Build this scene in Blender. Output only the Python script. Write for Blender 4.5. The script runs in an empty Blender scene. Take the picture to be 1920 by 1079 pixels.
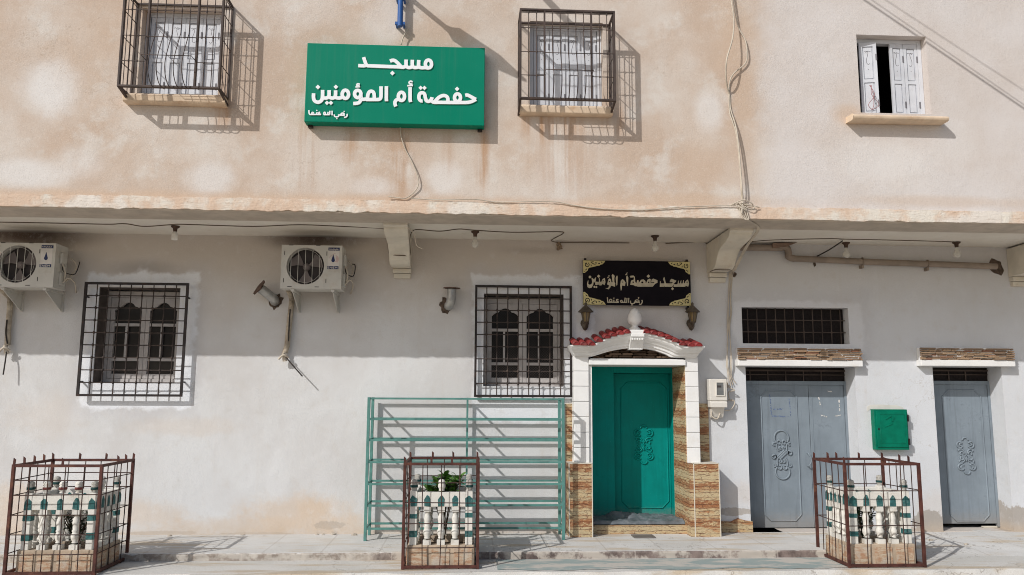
import bpy, bmesh, math, random
from mathutils import Vector, Matrix
from mathutils.geometry import tessellate_polygon
rad = math.radians
random.seed(7)
SC = bpy.context.scene
COL = SC.collection

# ------------------------------------------------------------------ camera, sky, sun, exposure
FPX = 1500.0                       # focal length in photo pixels (photo is 1920 wide)
PITCH, YAW, ROLL = rad(7.89), rad(3.12), rad(0.27)
CAM = Vector((0, -10, 1.62))
fw = Vector((math.sin(YAW)*math.cos(PITCH), math.cos(YAW)*math.cos(PITCH), math.sin(PITCH)))
rt0 = Vector((math.cos(YAW), -math.sin(YAW), 0)); up0 = rt0.cross(fw)
RT = math.cos(ROLL)*rt0 + math.sin(ROLL)*up0
UP = -math.sin(ROLL)*rt0 + math.cos(ROLL)*up0
FW = fw
cd = bpy.data.cameras.new('camera'); cam = bpy.data.objects.new('camera', cd); COL.objects.link(cam)
cam.matrix_world = Matrix(((RT.x, UP.x, -FW.x, CAM.x), (RT.y, UP.y, -FW.y, CAM.y), (RT.z, UP.z, -FW.z, CAM.z), (0, 0, 0, 1)))
cd.sensor_width = 36; cd.sensor_fit = 'HORIZONTAL'; cd.lens = 36*FPX/1920
cd.clip_start = 0.05; cd.clip_end = 500
SC.camera = cam
SUN = Vector((1.03, 1.0, -1.015))   # travel direction of the sunlight
w = bpy.data.worlds.new('World'); SC.world = w; w.use_nodes = True
nt = w.node_tree; nt.nodes.clear()
sky = nt.nodes.new('ShaderNodeTexSky'); sky.sky_type = 'NISHITA'; sky.sun_disc = False
td = -SUN.normalized()
sky.sun_elevation = math.asin(td.z); sky.sun_rotation = math.atan2(td.x, td.y)
sky.dust_density = 2.0; sky.air_density = 1.0
bg = nt.nodes.new('ShaderNodeBackground'); bg.inputs['Strength'].default_value = 0.11
wo = nt.nodes.new('ShaderNodeOutputWorld')
nt.links.new(sky.outputs[0], bg.inputs[0]); nt.links.new(bg.outputs[0], wo.inputs[0])
sl = bpy.data.lights.new('sun', 'SUN'); sl.energy = 3.4; sl.angle = rad(0.5); sl.color = (1, 0.982, 0.95)
so = bpy.data.objects.new('sun', sl); COL.objects.link(so)
so.rotation_euler = SUN.to_track_quat('-Z', 'Y').to_euler(); so.location = (-8, -12, 14)
SC.view_settings.view_transform = 'Standard'; SC.view_settings.look = 'None'
SC.view_settings.exposure = -0.16; SC.view_settings.gamma = 1.0
SC.cycles.filter_width = 1.0; SC.cycles.use_denoising = True

# ------------------------------------------------------------------ surveying: photo pixel -> point on a real plane
def ray(px, py): return FW*FPX + RT*(px-960) - UP*(py-539.5)
def U(px, py, y=0.0):
    d = ray(px, py); t = (y-CAM.y)/d.y; p = CAM+d*t
    return p.x, p.z
def UZ(px, py, z):
    d = ray(px, py); t = (z-CAM.z)/d.z; p = CAM+d*t
    return p.x, p.y
def P3(px, py, y): x, z = U(px, py, y); return (x, y, z)
def R4(tl, tr, bl, br, y):
    a, b, c, d = U(*tl, y), U(*tr, y), U(*bl, y), U(*br, y)
    return (a[0]+c[0])/2, (b[0]+d[0])/2, (c[1]+d[1])/2, (a[1]+b[1])/2

# ------------------------------------------------------------------ mesh builder
class MB:
    def __init__(s): s.v = []; s.f = []; s.sm = []
    def add(s, vs, fs, smooth=False):
        n = len(s.v); s.v += [tuple(v) for v in vs]
        for f in fs: s.f.append(tuple(i+n for i in f)); s.sm.append(smooth)
        return s
    def box(s, x0, x1, y0, y1, z0, z1):
        return s.add([(x0,y0,z0),(x1,y0,z0),(x1,y1,z0),(x0,y1,z0),(x0,y0,z1),(x1,y0,z1),(x1,y1,z1),(x0,y1,z1)],
            [(0,1,5,4),(1,2,6,5),(2,3,7,6),(3,0,4,7),(4,5,6,7),(3,2,1,0)])
    def quad(s, a, b, c, d): return s.add([a,b,c,d], [(0,1,2,3)])
    def bar(s, a, b, wx, wy=None):            # square bar from a to b
        return s.tube([a, b], (wx if wy is None else wx)*0.7071, 4, smooth=False, ph=math.pi/4, ky=(1 if wy is None else wy/wx))
    def tube(s, pts, r, n=6, smooth=True, ph=0.0, cap=True, ky=1.0):
        pts = [Vector(p) for p in pts]; m = len(pts)
        rs = r if isinstance(r, (list, tuple)) else [r]*m
        vs = []; T0 = None
        for i, p in enumerate(pts):
            T = (pts[min(i+1, m-1)]-pts[max(i-1, 0)])
            if T.length < 1e-9: T = Vector((0,0,1))
            T.normalize()
            if T0 is None:
                ref = Vector((1,0,0)) if abs(T.x) < 0.9 else Vector((0,0,1))
                A = (ref-T*ref.dot(T)).normalized()
            else:
                A = (A-T*A.dot(T)); A = A.normalized() if A.length > 1e-6 else T.orthogonal().normalized()
            B = T.cross(A); T0 = T
            for k in range(n):
                a = 2*math.pi*k/n+ph
                vs.append(p+A*(math.cos(a)*rs[i])+B*(math.sin(a)*rs[i]*ky))
        fs = []
        for i in range(m-1):
            for k in range(n):
                k2 = (k+1) % n
                fs.append((i*n+k, i*n+k2, (i+1)*n+k2, (i+1)*n+k))
        s.add(vs, fs, smooth)
        if cap: s.add(vs[:n][::-1], [tuple(range(n))]); s.add(vs[-n:], [tuple(range(n))])
        return s
    def lathe(s, prof, c, n=14, smooth=True, axis='z'):   # prof: [(r, h)]
        vs = []
        for r, h in prof:
            for k in range(n):
                a = 2*math.pi*k/n; p = (math.cos(a)*r, math.sin(a)*r, h)
                if axis == 'y': p = (p[0], -h, p[1])
                vs.append((c[0]+p[0], c[1]+p[1], c[2]+p[2]))
        fs = []
        for i in range(len(prof)-1):
            for k in range(n):
                k2 = (k+1) % n; fs.append((i*n+k, i*n+k2, (i+1)*n+k2, (i+1)*n+k))
        s.add(vs, fs, smooth)
        s.add(vs[:n][::-1], [tuple(range(n))]); s.add(vs[-n:], [tuple(range(n))])
        return s
    def plate(s, poly, y0, y1):               # polygon in x,z, front at y0, back at y1
        n = len(poly); tris = tessellate_polygon([[Vector((p[0], p[1], 0)) for p in poly]])
        fr = [(p[0], y0, p[1]) for p in poly]; bk = [(p[0], y1, p[1]) for p in poly]
        s.add(fr, [tuple(t) for t in tris]); s.add(bk, [tuple(t[::-1]) for t in tris])
        s.add(fr+bk, [(i, (i+1) % n, n+(i+1) % n, n+i) for i in range(n)])
        return s
    def profx(s, prof, x0, x1):               # polygon in y,z extruded along x
        n = len(prof); tris = tessellate_polygon([[Vector((p[0], p[1], 0)) for p in prof]])
        a = [(x0, p[0], p[1]) for p in prof]; b = [(x1, p[0], p[1]) for p in prof]
        s.add(a, [tuple(t) for t in tris]); s.add(b, [tuple(t[::-1]) for t in tris])
        s.add(a+b, [(i, (i+1) % n, n+(i+1) % n, n+i) for i in range(n)])
        return s
    def stroke(s, pts, wd, y0, y1):           # flat ribbon of lettering in x,z
        pts = [Vector((p[0], p[1])) for p in pts]; m = len(pts)
        closed = (pts[0]-pts[-1]).length < 1e-6 and m > 2
        L = []; Rr = []
        for i in range(m):
            if closed: a = pts[(i-1) % (m-1)]; b = pts[(i+1) % (m-1)] if i < m-1 else pts[1]
            else: a = pts[max(i-1,0)]; b = pts[min(i+1,m-1)]
            t = (b-a); t = t.normalized() if t.length > 1e-9 else Vector((1,0)); nn = Vector((-t.y, t.x))
            L.append(pts[i]+nn*wd/2); Rr.append(pts[i]-nn*wd/2)
        if not closed:
            e = (pts[0]-pts[1]).normalized()*wd*0.05; L[0] += e; Rr[0] += e
        vs = [(p.x, y0, p.y) for p in L]+[(p.x, y0, p.y) for p in Rr]+[(p.x, y1, p.y) for p in L]+[(p.x, y1, p.y) for p in Rr]
        fs = []
        for i in range(m-1):
            fs += [(i, i+1, m+i+1, m+i), (i, 2*m+i, 2*m+i+1, i+1), (m+i, m+i+1, 3*m+i+1, 3*m+i)]
        if not closed: fs += [(0, m, 3*m, 2*m), (m-1, 3*m-1, 4*m-1, 2*m-1)]
        return s.add(vs, fs)
    def build(s, name, mat, parent=None, bevel=0.0, seg=2):
        off = Vector((0,0,0)); q = parent
        while q is not None: off += q.location; q = q.parent
        me = bpy.data.meshes.new(name)
        if parent is None and s.v:
            n = len(s.v); loc = Vector((sum(v[0] for v in s.v)/n, sum(v[1] for v in s.v)/n, min(v[2] for v in s.v)))
        else: loc = Vector((0,0,0))
        o2 = off+loc
        me.from_pydata([(v[0]-o2.x, v[1]-o2.y, v[2]-o2.z) for v in s.v], [], s.f)
        me.polygons.foreach_set('use_smooth', s.sm)
        bm = bmesh.new(); bm.from_mesh(me); bmesh.ops.recalc_face_normals(bm, faces=bm.faces); bm.to_mesh(me); bm.free()
        me.materials.append(mat)
        o = bpy.data.objects.new(name, me); COL.objects.link(o); o.location = loc
        if parent is not None: o.parent = parent
        if bevel:
            # weld first so that the bevel sees shared edges
            wm = o.modifiers.new('Weld', 'WELD'); wm.merge_threshold = 0.0002
            b = o.modifiers.new('Bevel', 'BEVEL'); b.width = bevel; b.segments = seg; b.limit_method = 'ANGLE'; b.angle_limit = rad(40)
        return o
def smooth_path(pts, sub=6):
    pts = [Vector(p) for p in pts]; out = []; n = len(pts)
    for i in range(n-1):
        p0, p1, p2, p3 = pts[max(i-1,0)], pts[i], pts[i+1], pts[min(i+2,n-1)]
        for k in range(sub):
            t = k/sub
            out.append(0.5*((2*p1)+(p2-p0)*t+(2*p0-5*p1+4*p2-p3)*t*t+(3*p1-p0-3*p2+p3)*t**3))
    out.append(pts[-1]); return out
def arc(cx, cz, r, a0, a1, n=10, rz=None):
    rz = r if rz is None else rz
    return [(cx+r*math.cos(rad(a0+(a1-a0)*i/n)), cz+rz*math.sin(rad(a0+(a1-a0)*i/n))) for i in range(n+1)]
def thing(name, label, cat, loc, group=None):
    o = bpy.data.objects.new(name, None); COL.objects.link(o); o.location = loc; o.empty_display_size = 0.1
    return tag(o, label, cat, group)
def tag(o, label, cat, group=None):
    o['label'] = label; o['category'] = cat
    if group: o['group'] = group
    return o
def struct(o): o['kind'] = 'structure'; return o
def sub_empty(name, parent, loc):
    o = bpy.data.objects.new(name, None); COL.objects.link(o); o.empty_display_size = 0.1
    o.parent = parent; o.location = Vector(loc)-parent.location
    return o
def copy_tree(o, parent=None):
    c = o.copy(); COL.objects.link(c)
    if parent is not None: c.parent = parent
    for ch in list(o.children): copy_tree(ch, c)
    return c

# ------------------------------------------------------------------ materials
class G:
    def __init__(s, name):
        s.m = bpy.data.materials.new(name); s.m.use_nodes = True; s.t = s.m.node_tree; s.t.nodes.clear()
        s.out = s.t.nodes.new('ShaderNodeOutputMaterial'); s.b = s.t.nodes.new('ShaderNodeBsdfPrincipled')
        s.t.links.new(s.b.outputs[0], s.out.inputs[0]); s._xyz = None
    def put(s, sock, v):
        if hasattr(v, 'node'): s.t.links.new(v, sock)
        elif isinstance(v, (tuple, list)) and len(v) == 3 and sock.type == 'RGBA': sock.default_value = (*v, 1)
        else: sock.default_value = v
    def n(s, ty): return s.t.nodes.new(ty)
    def pos(s):
        if s._xyz is None:
            s.g = s.n('ShaderNodeNewGeometry'); sp = s.n('ShaderNodeSeparateXYZ'); s.t.links.new(s.g.outputs['Position'], sp.inputs[0])
            s._xyz = tuple(sp.outputs)
        return s._xyz
    def P(s): s.pos(); return s.g.outputs['Position']
    def m2(s, op, a, b=0.0, c=None, clamp=False):
        k = s.n('ShaderNodeMath'); k.operation = op; k.use_clamp = clamp; s.put(k.inputs[0], a); s.put(k.inputs[1], b)
        if c is not None: s.put(k.inputs[2], c)
        return k.outputs[0]
    def vec(s, x, y, z):
        k = s.n('ShaderNodeCombineXYZ')
        for i, v in enumerate((x, y, z)): s.put(k.inputs[i], v)
        return k.outputs[0]
    def noise(s, scale, detail=3, rough=0.55, v=None, sx=1, sy=1, sz=1):
        k = s.n('ShaderNodeTexNoise'); k.inputs['Scale'].default_value = scale; k.inputs['Detail'].default_value = detail; k.inputs['Roughness'].default_value = rough
        v = s.P() if v is None else v
        if (sx, sy, sz) != (1, 1, 1):
            mp = s.n('ShaderNodeMapping'); mp.inputs['Scale'].default_value = (sx, sy, sz); s.t.links.new(v, mp.inputs[0]); v = mp.outputs[0]
        s.t.links.new(v, k.inputs['Vector']); return k.outputs[0]
    def mr(s, v, a, b, c=0.0, d=1.0, smooth=True):
        k = s.n('ShaderNodeMapRange'); k.interpolation_type = 'SMOOTHSTEP' if smooth else 'LINEAR'
        s.put(k.inputs['Value'], v)
        for nme, q in (('From Min', a), ('From Max', b), ('To Min', c), ('To Max', d)): k.inputs[nme].default_value = q
        return k.outputs[0]
    def mix(s, f, a, b, mode='MIX'):
        k = s.n('ShaderNodeMix'); k.data_type = 'RGBA'; k.blend_type = mode; k.clamp_factor = True
        s.put(k.inputs[0], f); s.put(k.inputs[6], a); s.put(k.inputs[7], b); return k.outputs[2]
    def blob(s, cx, cz, rx, rz, nz=None, amp=0.0, soft=0.5):
        x, y, z = s.pos()
        a = s.m2('DIVIDE', s.m2('SUBTRACT', x, cx), rx); b = s.m2('DIVIDE', s.m2('SUBTRACT', z, cz), rz)
        d = s.m2('SQRT', s.m2('ADD', s.m2('MULTIPLY', a, a), s.m2('MULTIPLY', b, b)))
        if nz is not None: d = s.m2('ADD', d, s.m2('MULTIPLY', s.m2('SUBTRACT', nz, 0.5), amp))
        return s.mr(d, 1.0-soft, 1.0+soft*0.3, 1.0, 0.0)
    def rect(s, x0, x1, z0, z1, nz=None, amp=0.0, soft=0.02):
        x, y, z = s.pos()
        a = s.m2('SUBTRACT', s.m2('ABSOLUTE', s.m2('SUBTRACT', x, (x0+x1)/2)), (x1-x0)/2)
        b = s.m2('SUBTRACT', s.m2('ABSOLUTE', s.m2('SUBTRACT', z, (z0+z1)/2)), (z1-z0)/2)
        d = s.m2('MAXIMUM', a, b)
        if nz is not None: d = s.m2('ADD', d, s.m2('MULTIPLY', s.m2('SUBTRACT', nz, 0.5), amp))
        return s.mr(d, -soft, soft, 1.0, 0.0)
    def crack(s, scale, w=0.006, mask_lo=0.5, mask_hi=0.6):
        k = s.m2('ABSOLUTE', s.m2('SUBTRACT', s.noise(scale, 6, 0.6), 0.5))
        return s.m2('MULTIPLY', s.mr(k, 0.0, w, 1.0, 0.0), s.mr(s.noise(scale*0.55, 2), mask_lo, mask_hi))
    def grit(s, c, amt=0.1):
        n1 = s.noise(75, 3, 0.7); n2 = s.noise(150, 2, 0.6)
        c = s.mix(s.m2('MULTIPLY', s.mr(n1, 0.5, 0.72), amt*2.2), c, (0.36, 0.30, 0.25))
        c = s.mix(s.m2('MULTIPLY', s.mr(n1, 0.48, 0.28), amt*1.8), c, (0.80, 0.77, 0.74))
        return s.mix(s.m2('MULTIPLY', s.mr(n2, 0.56, 0.70), amt*1.5), c, (0.34, 0.28, 0.23))
    def bump(s, h, strength=0.3, dist=0.01):
        k = s.n('ShaderNodeBump'); k.inputs['Strength'].default_value = strength; k.inputs['Distance'].default_value = dist
        s.t.links.new(h, k.inputs['Height']); s.t.links.new(k.outputs[0], s.b.inputs['Normal'])
    def done(s, col, rough=0.8, metal=0.0, spec=0.3):
        s.put(s.b.inputs['Base Color'], col); s.put(s.b.inputs['Roughness'], rough); s.b.inputs['Metallic'].default_value = metal
        s.b.inputs['Specular IOR Level'].default_value = spec
        return s.m
def simple(name, col, rough=0.6, metal=0.0, var=0.12, scale=6.0, bump=0.0, bscale=60.0, dirt=None, dirt_amt=0.0, dscale=3.0, spec=0.35):
    g = G(name)
    nz = g.noise(scale, 4)
    c = g.mix(g.mr(nz, 0.3, 0.7), tuple(v*(1-var) for v in col), tuple(min(1, v*(1+var)) for v in col))
    if dirt:
        d = g.noise(dscale, 6, 0.7)
        c = g.mix(g.m2('MULTIPLY', g.mr(d, 0.52, 0.72), dirt_amt), c, dirt)
    if bump: g.bump(g.noise(bscale, 4, 0.6), bump, 0.004)
    return g.done(c, rough, metal, spec)

def upper_plaster():
    g = G('sand plaster'); x, y, z = g.pos()
    big = g.noise(0.9, 4, 0.55); med = g.noise(2.6, 5, 0.6); fine = g.noise(70, 3, 0.6)
    c = g.mix(g.mr(big, 0.36, 0.64), (0.525, 0.41, 0.325), (0.605, 0.535, 0.475))
    c = g.mix(g.m2('MULTIPLY', g.mr(med, 0.5, 0.70), 0.7), c, (0.645, 0.605, 0.56))
    mot = g.noise(7, 5, 0.7); c = g.mix(g.m2('MULTIPLY', g.mr(mot, 0.52, 0.70), 0.2), c, (0.50, 0.41, 0.34)); c = g.mix(g.m2('MULTIPLY', g.mr(mot, 0.46, 0.32), 0.2), c, (0.66, 0.60, 0.54))
    # the paler pinkish paint of the part past the seam
    seam = g.mr(g.m2('ADD', x, g.m2('MULTIPLY', g.m2('SUBTRACT', med, 0.5), 0.5)), SEAM-0.22, SEAM+0.28)
    pale = g.mix(g.mr(big, 0.35, 0.65), (0.585, 0.525, 0.485), (0.635, 0.595, 0.575))
    c = g.mix(seam, c, pale)
    for px, py, rx, rz, a in ((95, 165, .36, .36, .95), (50, 325, .5, .2, .8), (395, 335, .3, .26, .75), (150, 305, .3, .22, .45), (1330, 205, .2, .3, .75), (1650, 300, .75, .3, .5), (835, 335, .22, .2, .6), (700, 350, .3, .14, .5), (1690, 330, .5, .4, .3), (1050, 330, .3, .3, .3), (725, 40, .3, .3, .35), (1790, 260, .3, .35, .35), (570,20,.5,.25,.25)):
        cx, cz = U(px, py, YU); c = g.mix(g.m2('MULTIPLY', g.blob(cx, cz, rx, rz, med, 1.1, 0.6), a), c, (0.70, 0.675, 0.655))
    # ochre stains low down and under the sills and sign; rust runs
    run = g.noise(1.0, 3, 0.6, None, 8, 1, 0.5)
    for px, py, rx, rz, a in ((60, 372, 2.6, .13, .8), (760, 378, 4.5, .09, .7), (1310, 330, .3, .75, .38), (1380, 60, .28, 1.0, .6), (1300, 375, 1.2, .1, .7), (1590, 215, .22, .14, .7), (1770, 378, 1.3, .08, .45), (1395, 240, .18, .8, .4), (300, 20, .6, .5, .35),(180,100,.6,.7,.3)):
        cx, cz = U(px, py, YU); c = g.mix(g.m2('MULTIPLY', g.blob(cx, cz, rx, rz, med, 1.0, 0.8), a), c, (0.555, 0.42, 0.315))
    for px, py, rx, rz, a in ((1030, 228, .42, .3, .95), (750, 290, .13, .6, .85), (575, 290, .13, .55, .7), (905, 290, .09, .55, .85), (415, 205, .12, .26, .95), (660, 265, .14, .3, .6), (1150, 225, .16, .25, .7), (1060, 300, .42, .55, .5), (840,280,.1,.3,.4)):
        cx, cz = U(px, py, YU)
        c = g.mix(g.m2('MULTIPLY', g.m2('MULTIPLY', g.blob(cx, cz, rx, rz, med, 0.5, 0.8), a), g.mr(run, 0.32, 0.6)), c, (0.42, 0.245, 0.135))
    spk = g.mr(g.noise(160, 2, 0.5), 0.66, 0.74); c = g.mix(g.m2('MULTIPLY', spk, 0.35), c, (0.35, 0.25, 0.18))
    c = g.grit(c, 0.11); c = g.mix(g.m2('MULTIPLY', g.crack(0.8, 0.0035, 0.55, 0.62), 0.35), c, (0.36, 0.27, 0.2))
    h = g.m2('ADD', g.m2('MULTIPLY', fine, 0.6), g.m2('ADD', g.m2('MULTIPLY', g.noise(14, 4), 0.8), g.m2('MULTIPLY', g.noise(180, 2), 0.35)))
    h = g.m2('MULTIPLY', h, g.mr(g.noise(1.6, 4), 0.38, 0.62, 0.35, 1.0)); g.bump(h, 0.45, 0.012)
    return g.done(c, 0.95, 0, 0.1)

def lower_plaster():
    g = G('white plaster'); x, y, z = g.pos()
    big = g.noise(0.8, 4, 0.55); med = g.noise(2.4, 5, 0.6); fine = g.noise(80, 3, 0.6)
    rag = g.m2('ADD', g.m2('MULTIPLY', med, 0.55), g.m2('MULTIPLY', g.noise(13, 6, 0.75), 0.45))
    left = g.mr(x, 2.6, 3.4, 0.0, 1.0)
    c = g.mix(g.mr(big, 0.35, 0.65), (0.575, 0.565, 0.56), (0.655, 0.66, 0.665))
    c = g.mix(g.m2('MULTIPLY', g.mr(med, 0.5, 0.75), 0.5), c, (0.66, 0.66, 0.665))
    c = g.mix(left, c, g.mix(g.mr(big, .35, .65), (0.60, 0.615, 0.64), (0.645, 0.665, 0.70)))
    # dusty tan band up under the overhang
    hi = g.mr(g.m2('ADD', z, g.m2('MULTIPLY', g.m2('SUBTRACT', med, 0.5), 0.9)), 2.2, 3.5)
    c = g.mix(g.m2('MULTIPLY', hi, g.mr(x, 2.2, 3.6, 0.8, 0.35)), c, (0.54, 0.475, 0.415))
    # soot over the two air conditioners
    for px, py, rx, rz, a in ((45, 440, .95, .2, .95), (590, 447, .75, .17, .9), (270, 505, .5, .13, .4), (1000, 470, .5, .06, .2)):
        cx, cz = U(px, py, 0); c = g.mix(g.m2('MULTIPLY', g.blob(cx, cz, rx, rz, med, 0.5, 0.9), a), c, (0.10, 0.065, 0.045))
    # damp ochre patches near the ground
    for px, py, rx, rz, a in ((560, 965, .75, .27, .62), (270, 965, .6, .18, .45), (40, 960, .7, .35, .6), (660, 985, .5, .15, .5), (350, 800, .7, .14, .25), (90, 780, .5, .3, .2), (590, 955, .22, .12, .6), (1400, 925, .3, .2, .25), (1750, 960, .3, .3, .25), (480, 985, 1.2, .12, .5)):
        cx, cz = U(px, py, 0); c = g.mix(g.m2('MULTIPLY', g.blob(cx, cz, rx, rz, rag, 2.2, 0.6), a), c, (0.60, 0.475, 0.36))
    # bare grey render at the foot of the wall by the small door
    for px, py, rx, rz, a in ((1738, 985, .24, .17, .9), (1905, 978, .17, .22, .9), (1385, 960, .26, .05, .8), (620, 985, .2, .05, .5), (290, 1000, .5, .025, .5), (480, 1002, .5, .02, .5)):
        cx, cz = U(px, py, 0); c = g.mix(g.m2('MULTIPLY', g.blob(cx, cz, rx, rz, rag, 3.2, 0.10), a), c, (0.36, 0.325, 0.29))
    # grey smears at the edge of the repainted surrounds, then the blue-white repaint itself
    for (px0, py0, px1, py1, al) in WHITE_PATCH:
        a = U(px0, py1, 0); b = U(px1, py0, 0)
        sm = g.rect(a[0]-.1, b[0]+.1, a[1]-.12, b[1]+.12, med, 0.35, 0.12)
        c = g.mix(g.m2('MULTIPLY', sm, 0.30), c, (0.47, 0.46, 0.48))
        c = g.mix(g.m2('MULTIPLY', g.rect(a[0], b[0], a[1], b[1], g.m2('ADD', med, g.m2('MULTIPLY', g.m2('SUBTRACT', g.noise(9, 4), 0.5), 0.5)), 0.24, 0.03), al), c, (0.79, 0.81, 0.85))
    mot = g.noise(6, 5, 0.7); c = g.mix(g.m2('MULTIPLY', g.mr(mot, 0.52, 0.70), 0.22), c, (0.50, 0.455, 0.40)); c = g.mix(g.m2('MULTIPLY', g.mr(mot, 0.46, 0.32), 0.22), c, (0.72, 0.72, 0.735))
    foot = g.mr(g.m2('ADD', z, g.m2('MULTIPLY', rag, 0.2)), 0.06, 0.26, 1.0, 0.0); c = g.mix(g.m2('MULTIPLY', foot, 0.6), c, (0.53, 0.42, 0.31))
    spk = g.mr(g.noise(120, 2, 0.5), 0.66, 0.74); c = g.mix(g.m2('MULTIPLY', spk, 0.25), c, (0.40, 0.34, 0.28))
    drip = g.noise(1.0, 3, 0.6, None, 9, 1, 0.5); c = g.mix(g.m2('MULTIPLY', g.mr(drip, 0.55, 0.78), 0.16), c, (0.52, 0.46, 0.40))
    c = g.grit(c, 0.085); c = g.mix(g.m2('MULTIPLY', g.crack(0.7, 0.003, 0.55, 0.62), 0.35), c, (0.36, 0.31, 0.27))
    h = g.m2('ADD', g.m2('MULTIPLY', fine, 0.55), g.m2('ADD', g.m2('MULTIPLY', g.noise(9, 4), 1.0), g.m2('MULTIPLY', g.noise(200, 2), 0.35)))
    h = g.m2('MULTIPLY', h, g.mr(g.noise(1.6, 4), 0.38, 0.62, 0.35, 1.0)); g.bump(h, 0.42, 0.012)
    return g.done(c, 0.93, 0, 0.15)

def fascia_mat():
    g = G('flaking limewash'); x, y, z = g.pos()
    a = g.noise(3, 5, 0.65); b = g.noise(9, 6, 0.7, None, 1, 1, 5)
    c = g.mix(g.mr(a, 0.4, 0.62), (0.63, 0.48, 0.37), (0.70, 0.65, 0.575))
    c = g.mix(g.mr(g.noise(1.3, 4), 0.5, 0.6), c, (0.71, 0.65, 0.585))
    c = g.mix(g.m2('MULTIPLY', g.mr(b, 0.60, 0.66), 0.6), c, (0.36, 0.26, 0.18))
    g.bump(g.m2('ADD', b, g.m2('MULTIPLY', g.noise(40, 3), 0.6)), 0.6, 0.014)
    return g.done(c, 0.95, 0, 0.1)

def soffit_mat():
    g = G('soffit paint'); x, y, z = g.pos()
    a = g.noise(1.2, 4)
    c = g.mix(g.mr(a, 0.35, 0.65), (0.70, 0.655, 0.58), (0.76, 0.725, 0.66))
    c = g.mix(g.m2('MULTIPLY', g.mr(g.noise(5, 6, 0.7), 0.55, 0.7), 0.25), c, (0.5, 0.42, 0.33))
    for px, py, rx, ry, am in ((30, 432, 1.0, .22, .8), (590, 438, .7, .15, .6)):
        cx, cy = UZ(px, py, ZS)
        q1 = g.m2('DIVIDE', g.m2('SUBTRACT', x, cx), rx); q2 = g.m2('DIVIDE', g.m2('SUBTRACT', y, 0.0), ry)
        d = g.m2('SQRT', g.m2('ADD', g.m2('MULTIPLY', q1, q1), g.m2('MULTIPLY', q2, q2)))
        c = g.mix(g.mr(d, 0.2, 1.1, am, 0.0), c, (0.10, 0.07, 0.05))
    g.bump(g.noise(40, 4), 0.3, 0.008)
    return g.done(c, 0.9, 0, 0.15)

def tile_mat(name='printed stone tile', sc=1.0):
    g = G(name); x, y, z = g.pos()
    u = g.m2('ADD', x, y); wob = g.noise(6, 4, 0.65, None, 1, 1, 1.6)
    zz = g.m2('ADD', z, g.m2('MULTIPLY', g.m2('SUBTRACT', wob, 0.5), 0.05)); zz = g.m2('ADD', zz, g.m2('MULTIPLY', g.m2('SINE', g.m2('MULTIPLY', z, 58)), 0.006)); u = g.m2('ADD', u, g.m2('MULTIPLY', g.noise(3, 2, 0.5, None, 0.3, 0.3, 9), 0.25)); v = g.vec(u, zz, 0)
    br = g.n('ShaderNodeTexBrick'); g.t.links.new(v, br.inputs['Vector'])
    br.inputs['Scale'].default_value = 1.0; br.inputs['Brick Width'].default_value = 0.21*sc; br.inputs['Row Height'].default_value = 0.042*sc
    br.inputs['Mortar Size'].default_value = 0.005; br.inputs['Mortar Smooth'].default_value = 0.8; br.inputs['Bias'].default_value = -0.1; br.offset = 0.37; br.squash = 0.6; br.squash_frequency = 3
    br.inputs['Color1'].default_value = (0.56, 0.43, 0.245, 1); br.inputs['Color2'].default_value = (0.38, 0.155, 0.06, 1); br.inputs['Mortar'].default_value = (0.11, 0.045, 0.02, 1)
    n1 = g.noise(11, 5, 0.7, v, 1, 4, 1); n2 = g.noise(34, 6, 0.75, v, 1, 3, 1); n3 = g.noise(7, 3, 0.6, v, 0.8, 3.2, 1)
    # the printed pattern repeats every tile: pale and rusty courses alternate
    rep = g.m2('SINE', g.m2('MULTIPLY', zz, 6.2832/(0.215*sc)))
    c = g.mix(g.mr(g.m2('ADD', g.m2('MULTIPLY', rep, 0.12), n3), 0.44, 0.6), br.outputs[0], (0.50, 0.40, 0.245))
    c = g.mix(g.m2('MULTIPLY', g.mr(g.m2('SUBTRACT', n1, g.m2('MULTIPLY', rep, 0.09)), 0.49, 0.60), 0.85), c, (0.27, 0.10, 0.042))
    c = g.mix(g.m2('MULTIPLY', g.mr(n2, 0.54, 0.66), 0.6), c, (0.56, 0.46, 0.31))
    c = g.mix(g.m2('MULTIPLY', g.mr(n2, 0.47, 0.37), 0.75), c, (0.13, 0.06, 0.03))
    c = g.mix(g.m2('MULTIPLY', br.outputs['Fac'], g.mr(g.noise(14, 3, 0.6), 0.36, 0.6, 0.15, 0.95)), c, (0.12, 0.055, 0.03))
    g.bump(g.m2('SUBTRACT', n2, br.outputs['Fac']), 0.35, 0.006)
    return g.done(c, 0.5, 0, 0.25)

def ledger_mat(name, a, b, c3):
    g = G(name); gi = g.n('ShaderNodeNewGeometry'); r = gi.outputs['Random Per Island']
    c = g.mix(g.mr(r, 0.0, 0.6, smooth=False), a, b); c = g.mix(g.mr(r, 0.72, 0.95), c, c3)
    c = g.mix(g.m2('MULTIPLY', g.noise(22, 5, 0.7), 0.5), c, a)
    g.bump(g.noise(60, 5, 0.7), 0.7, 0.01)
    return g.done(c, 0.9, 0, 0.15)

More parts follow.
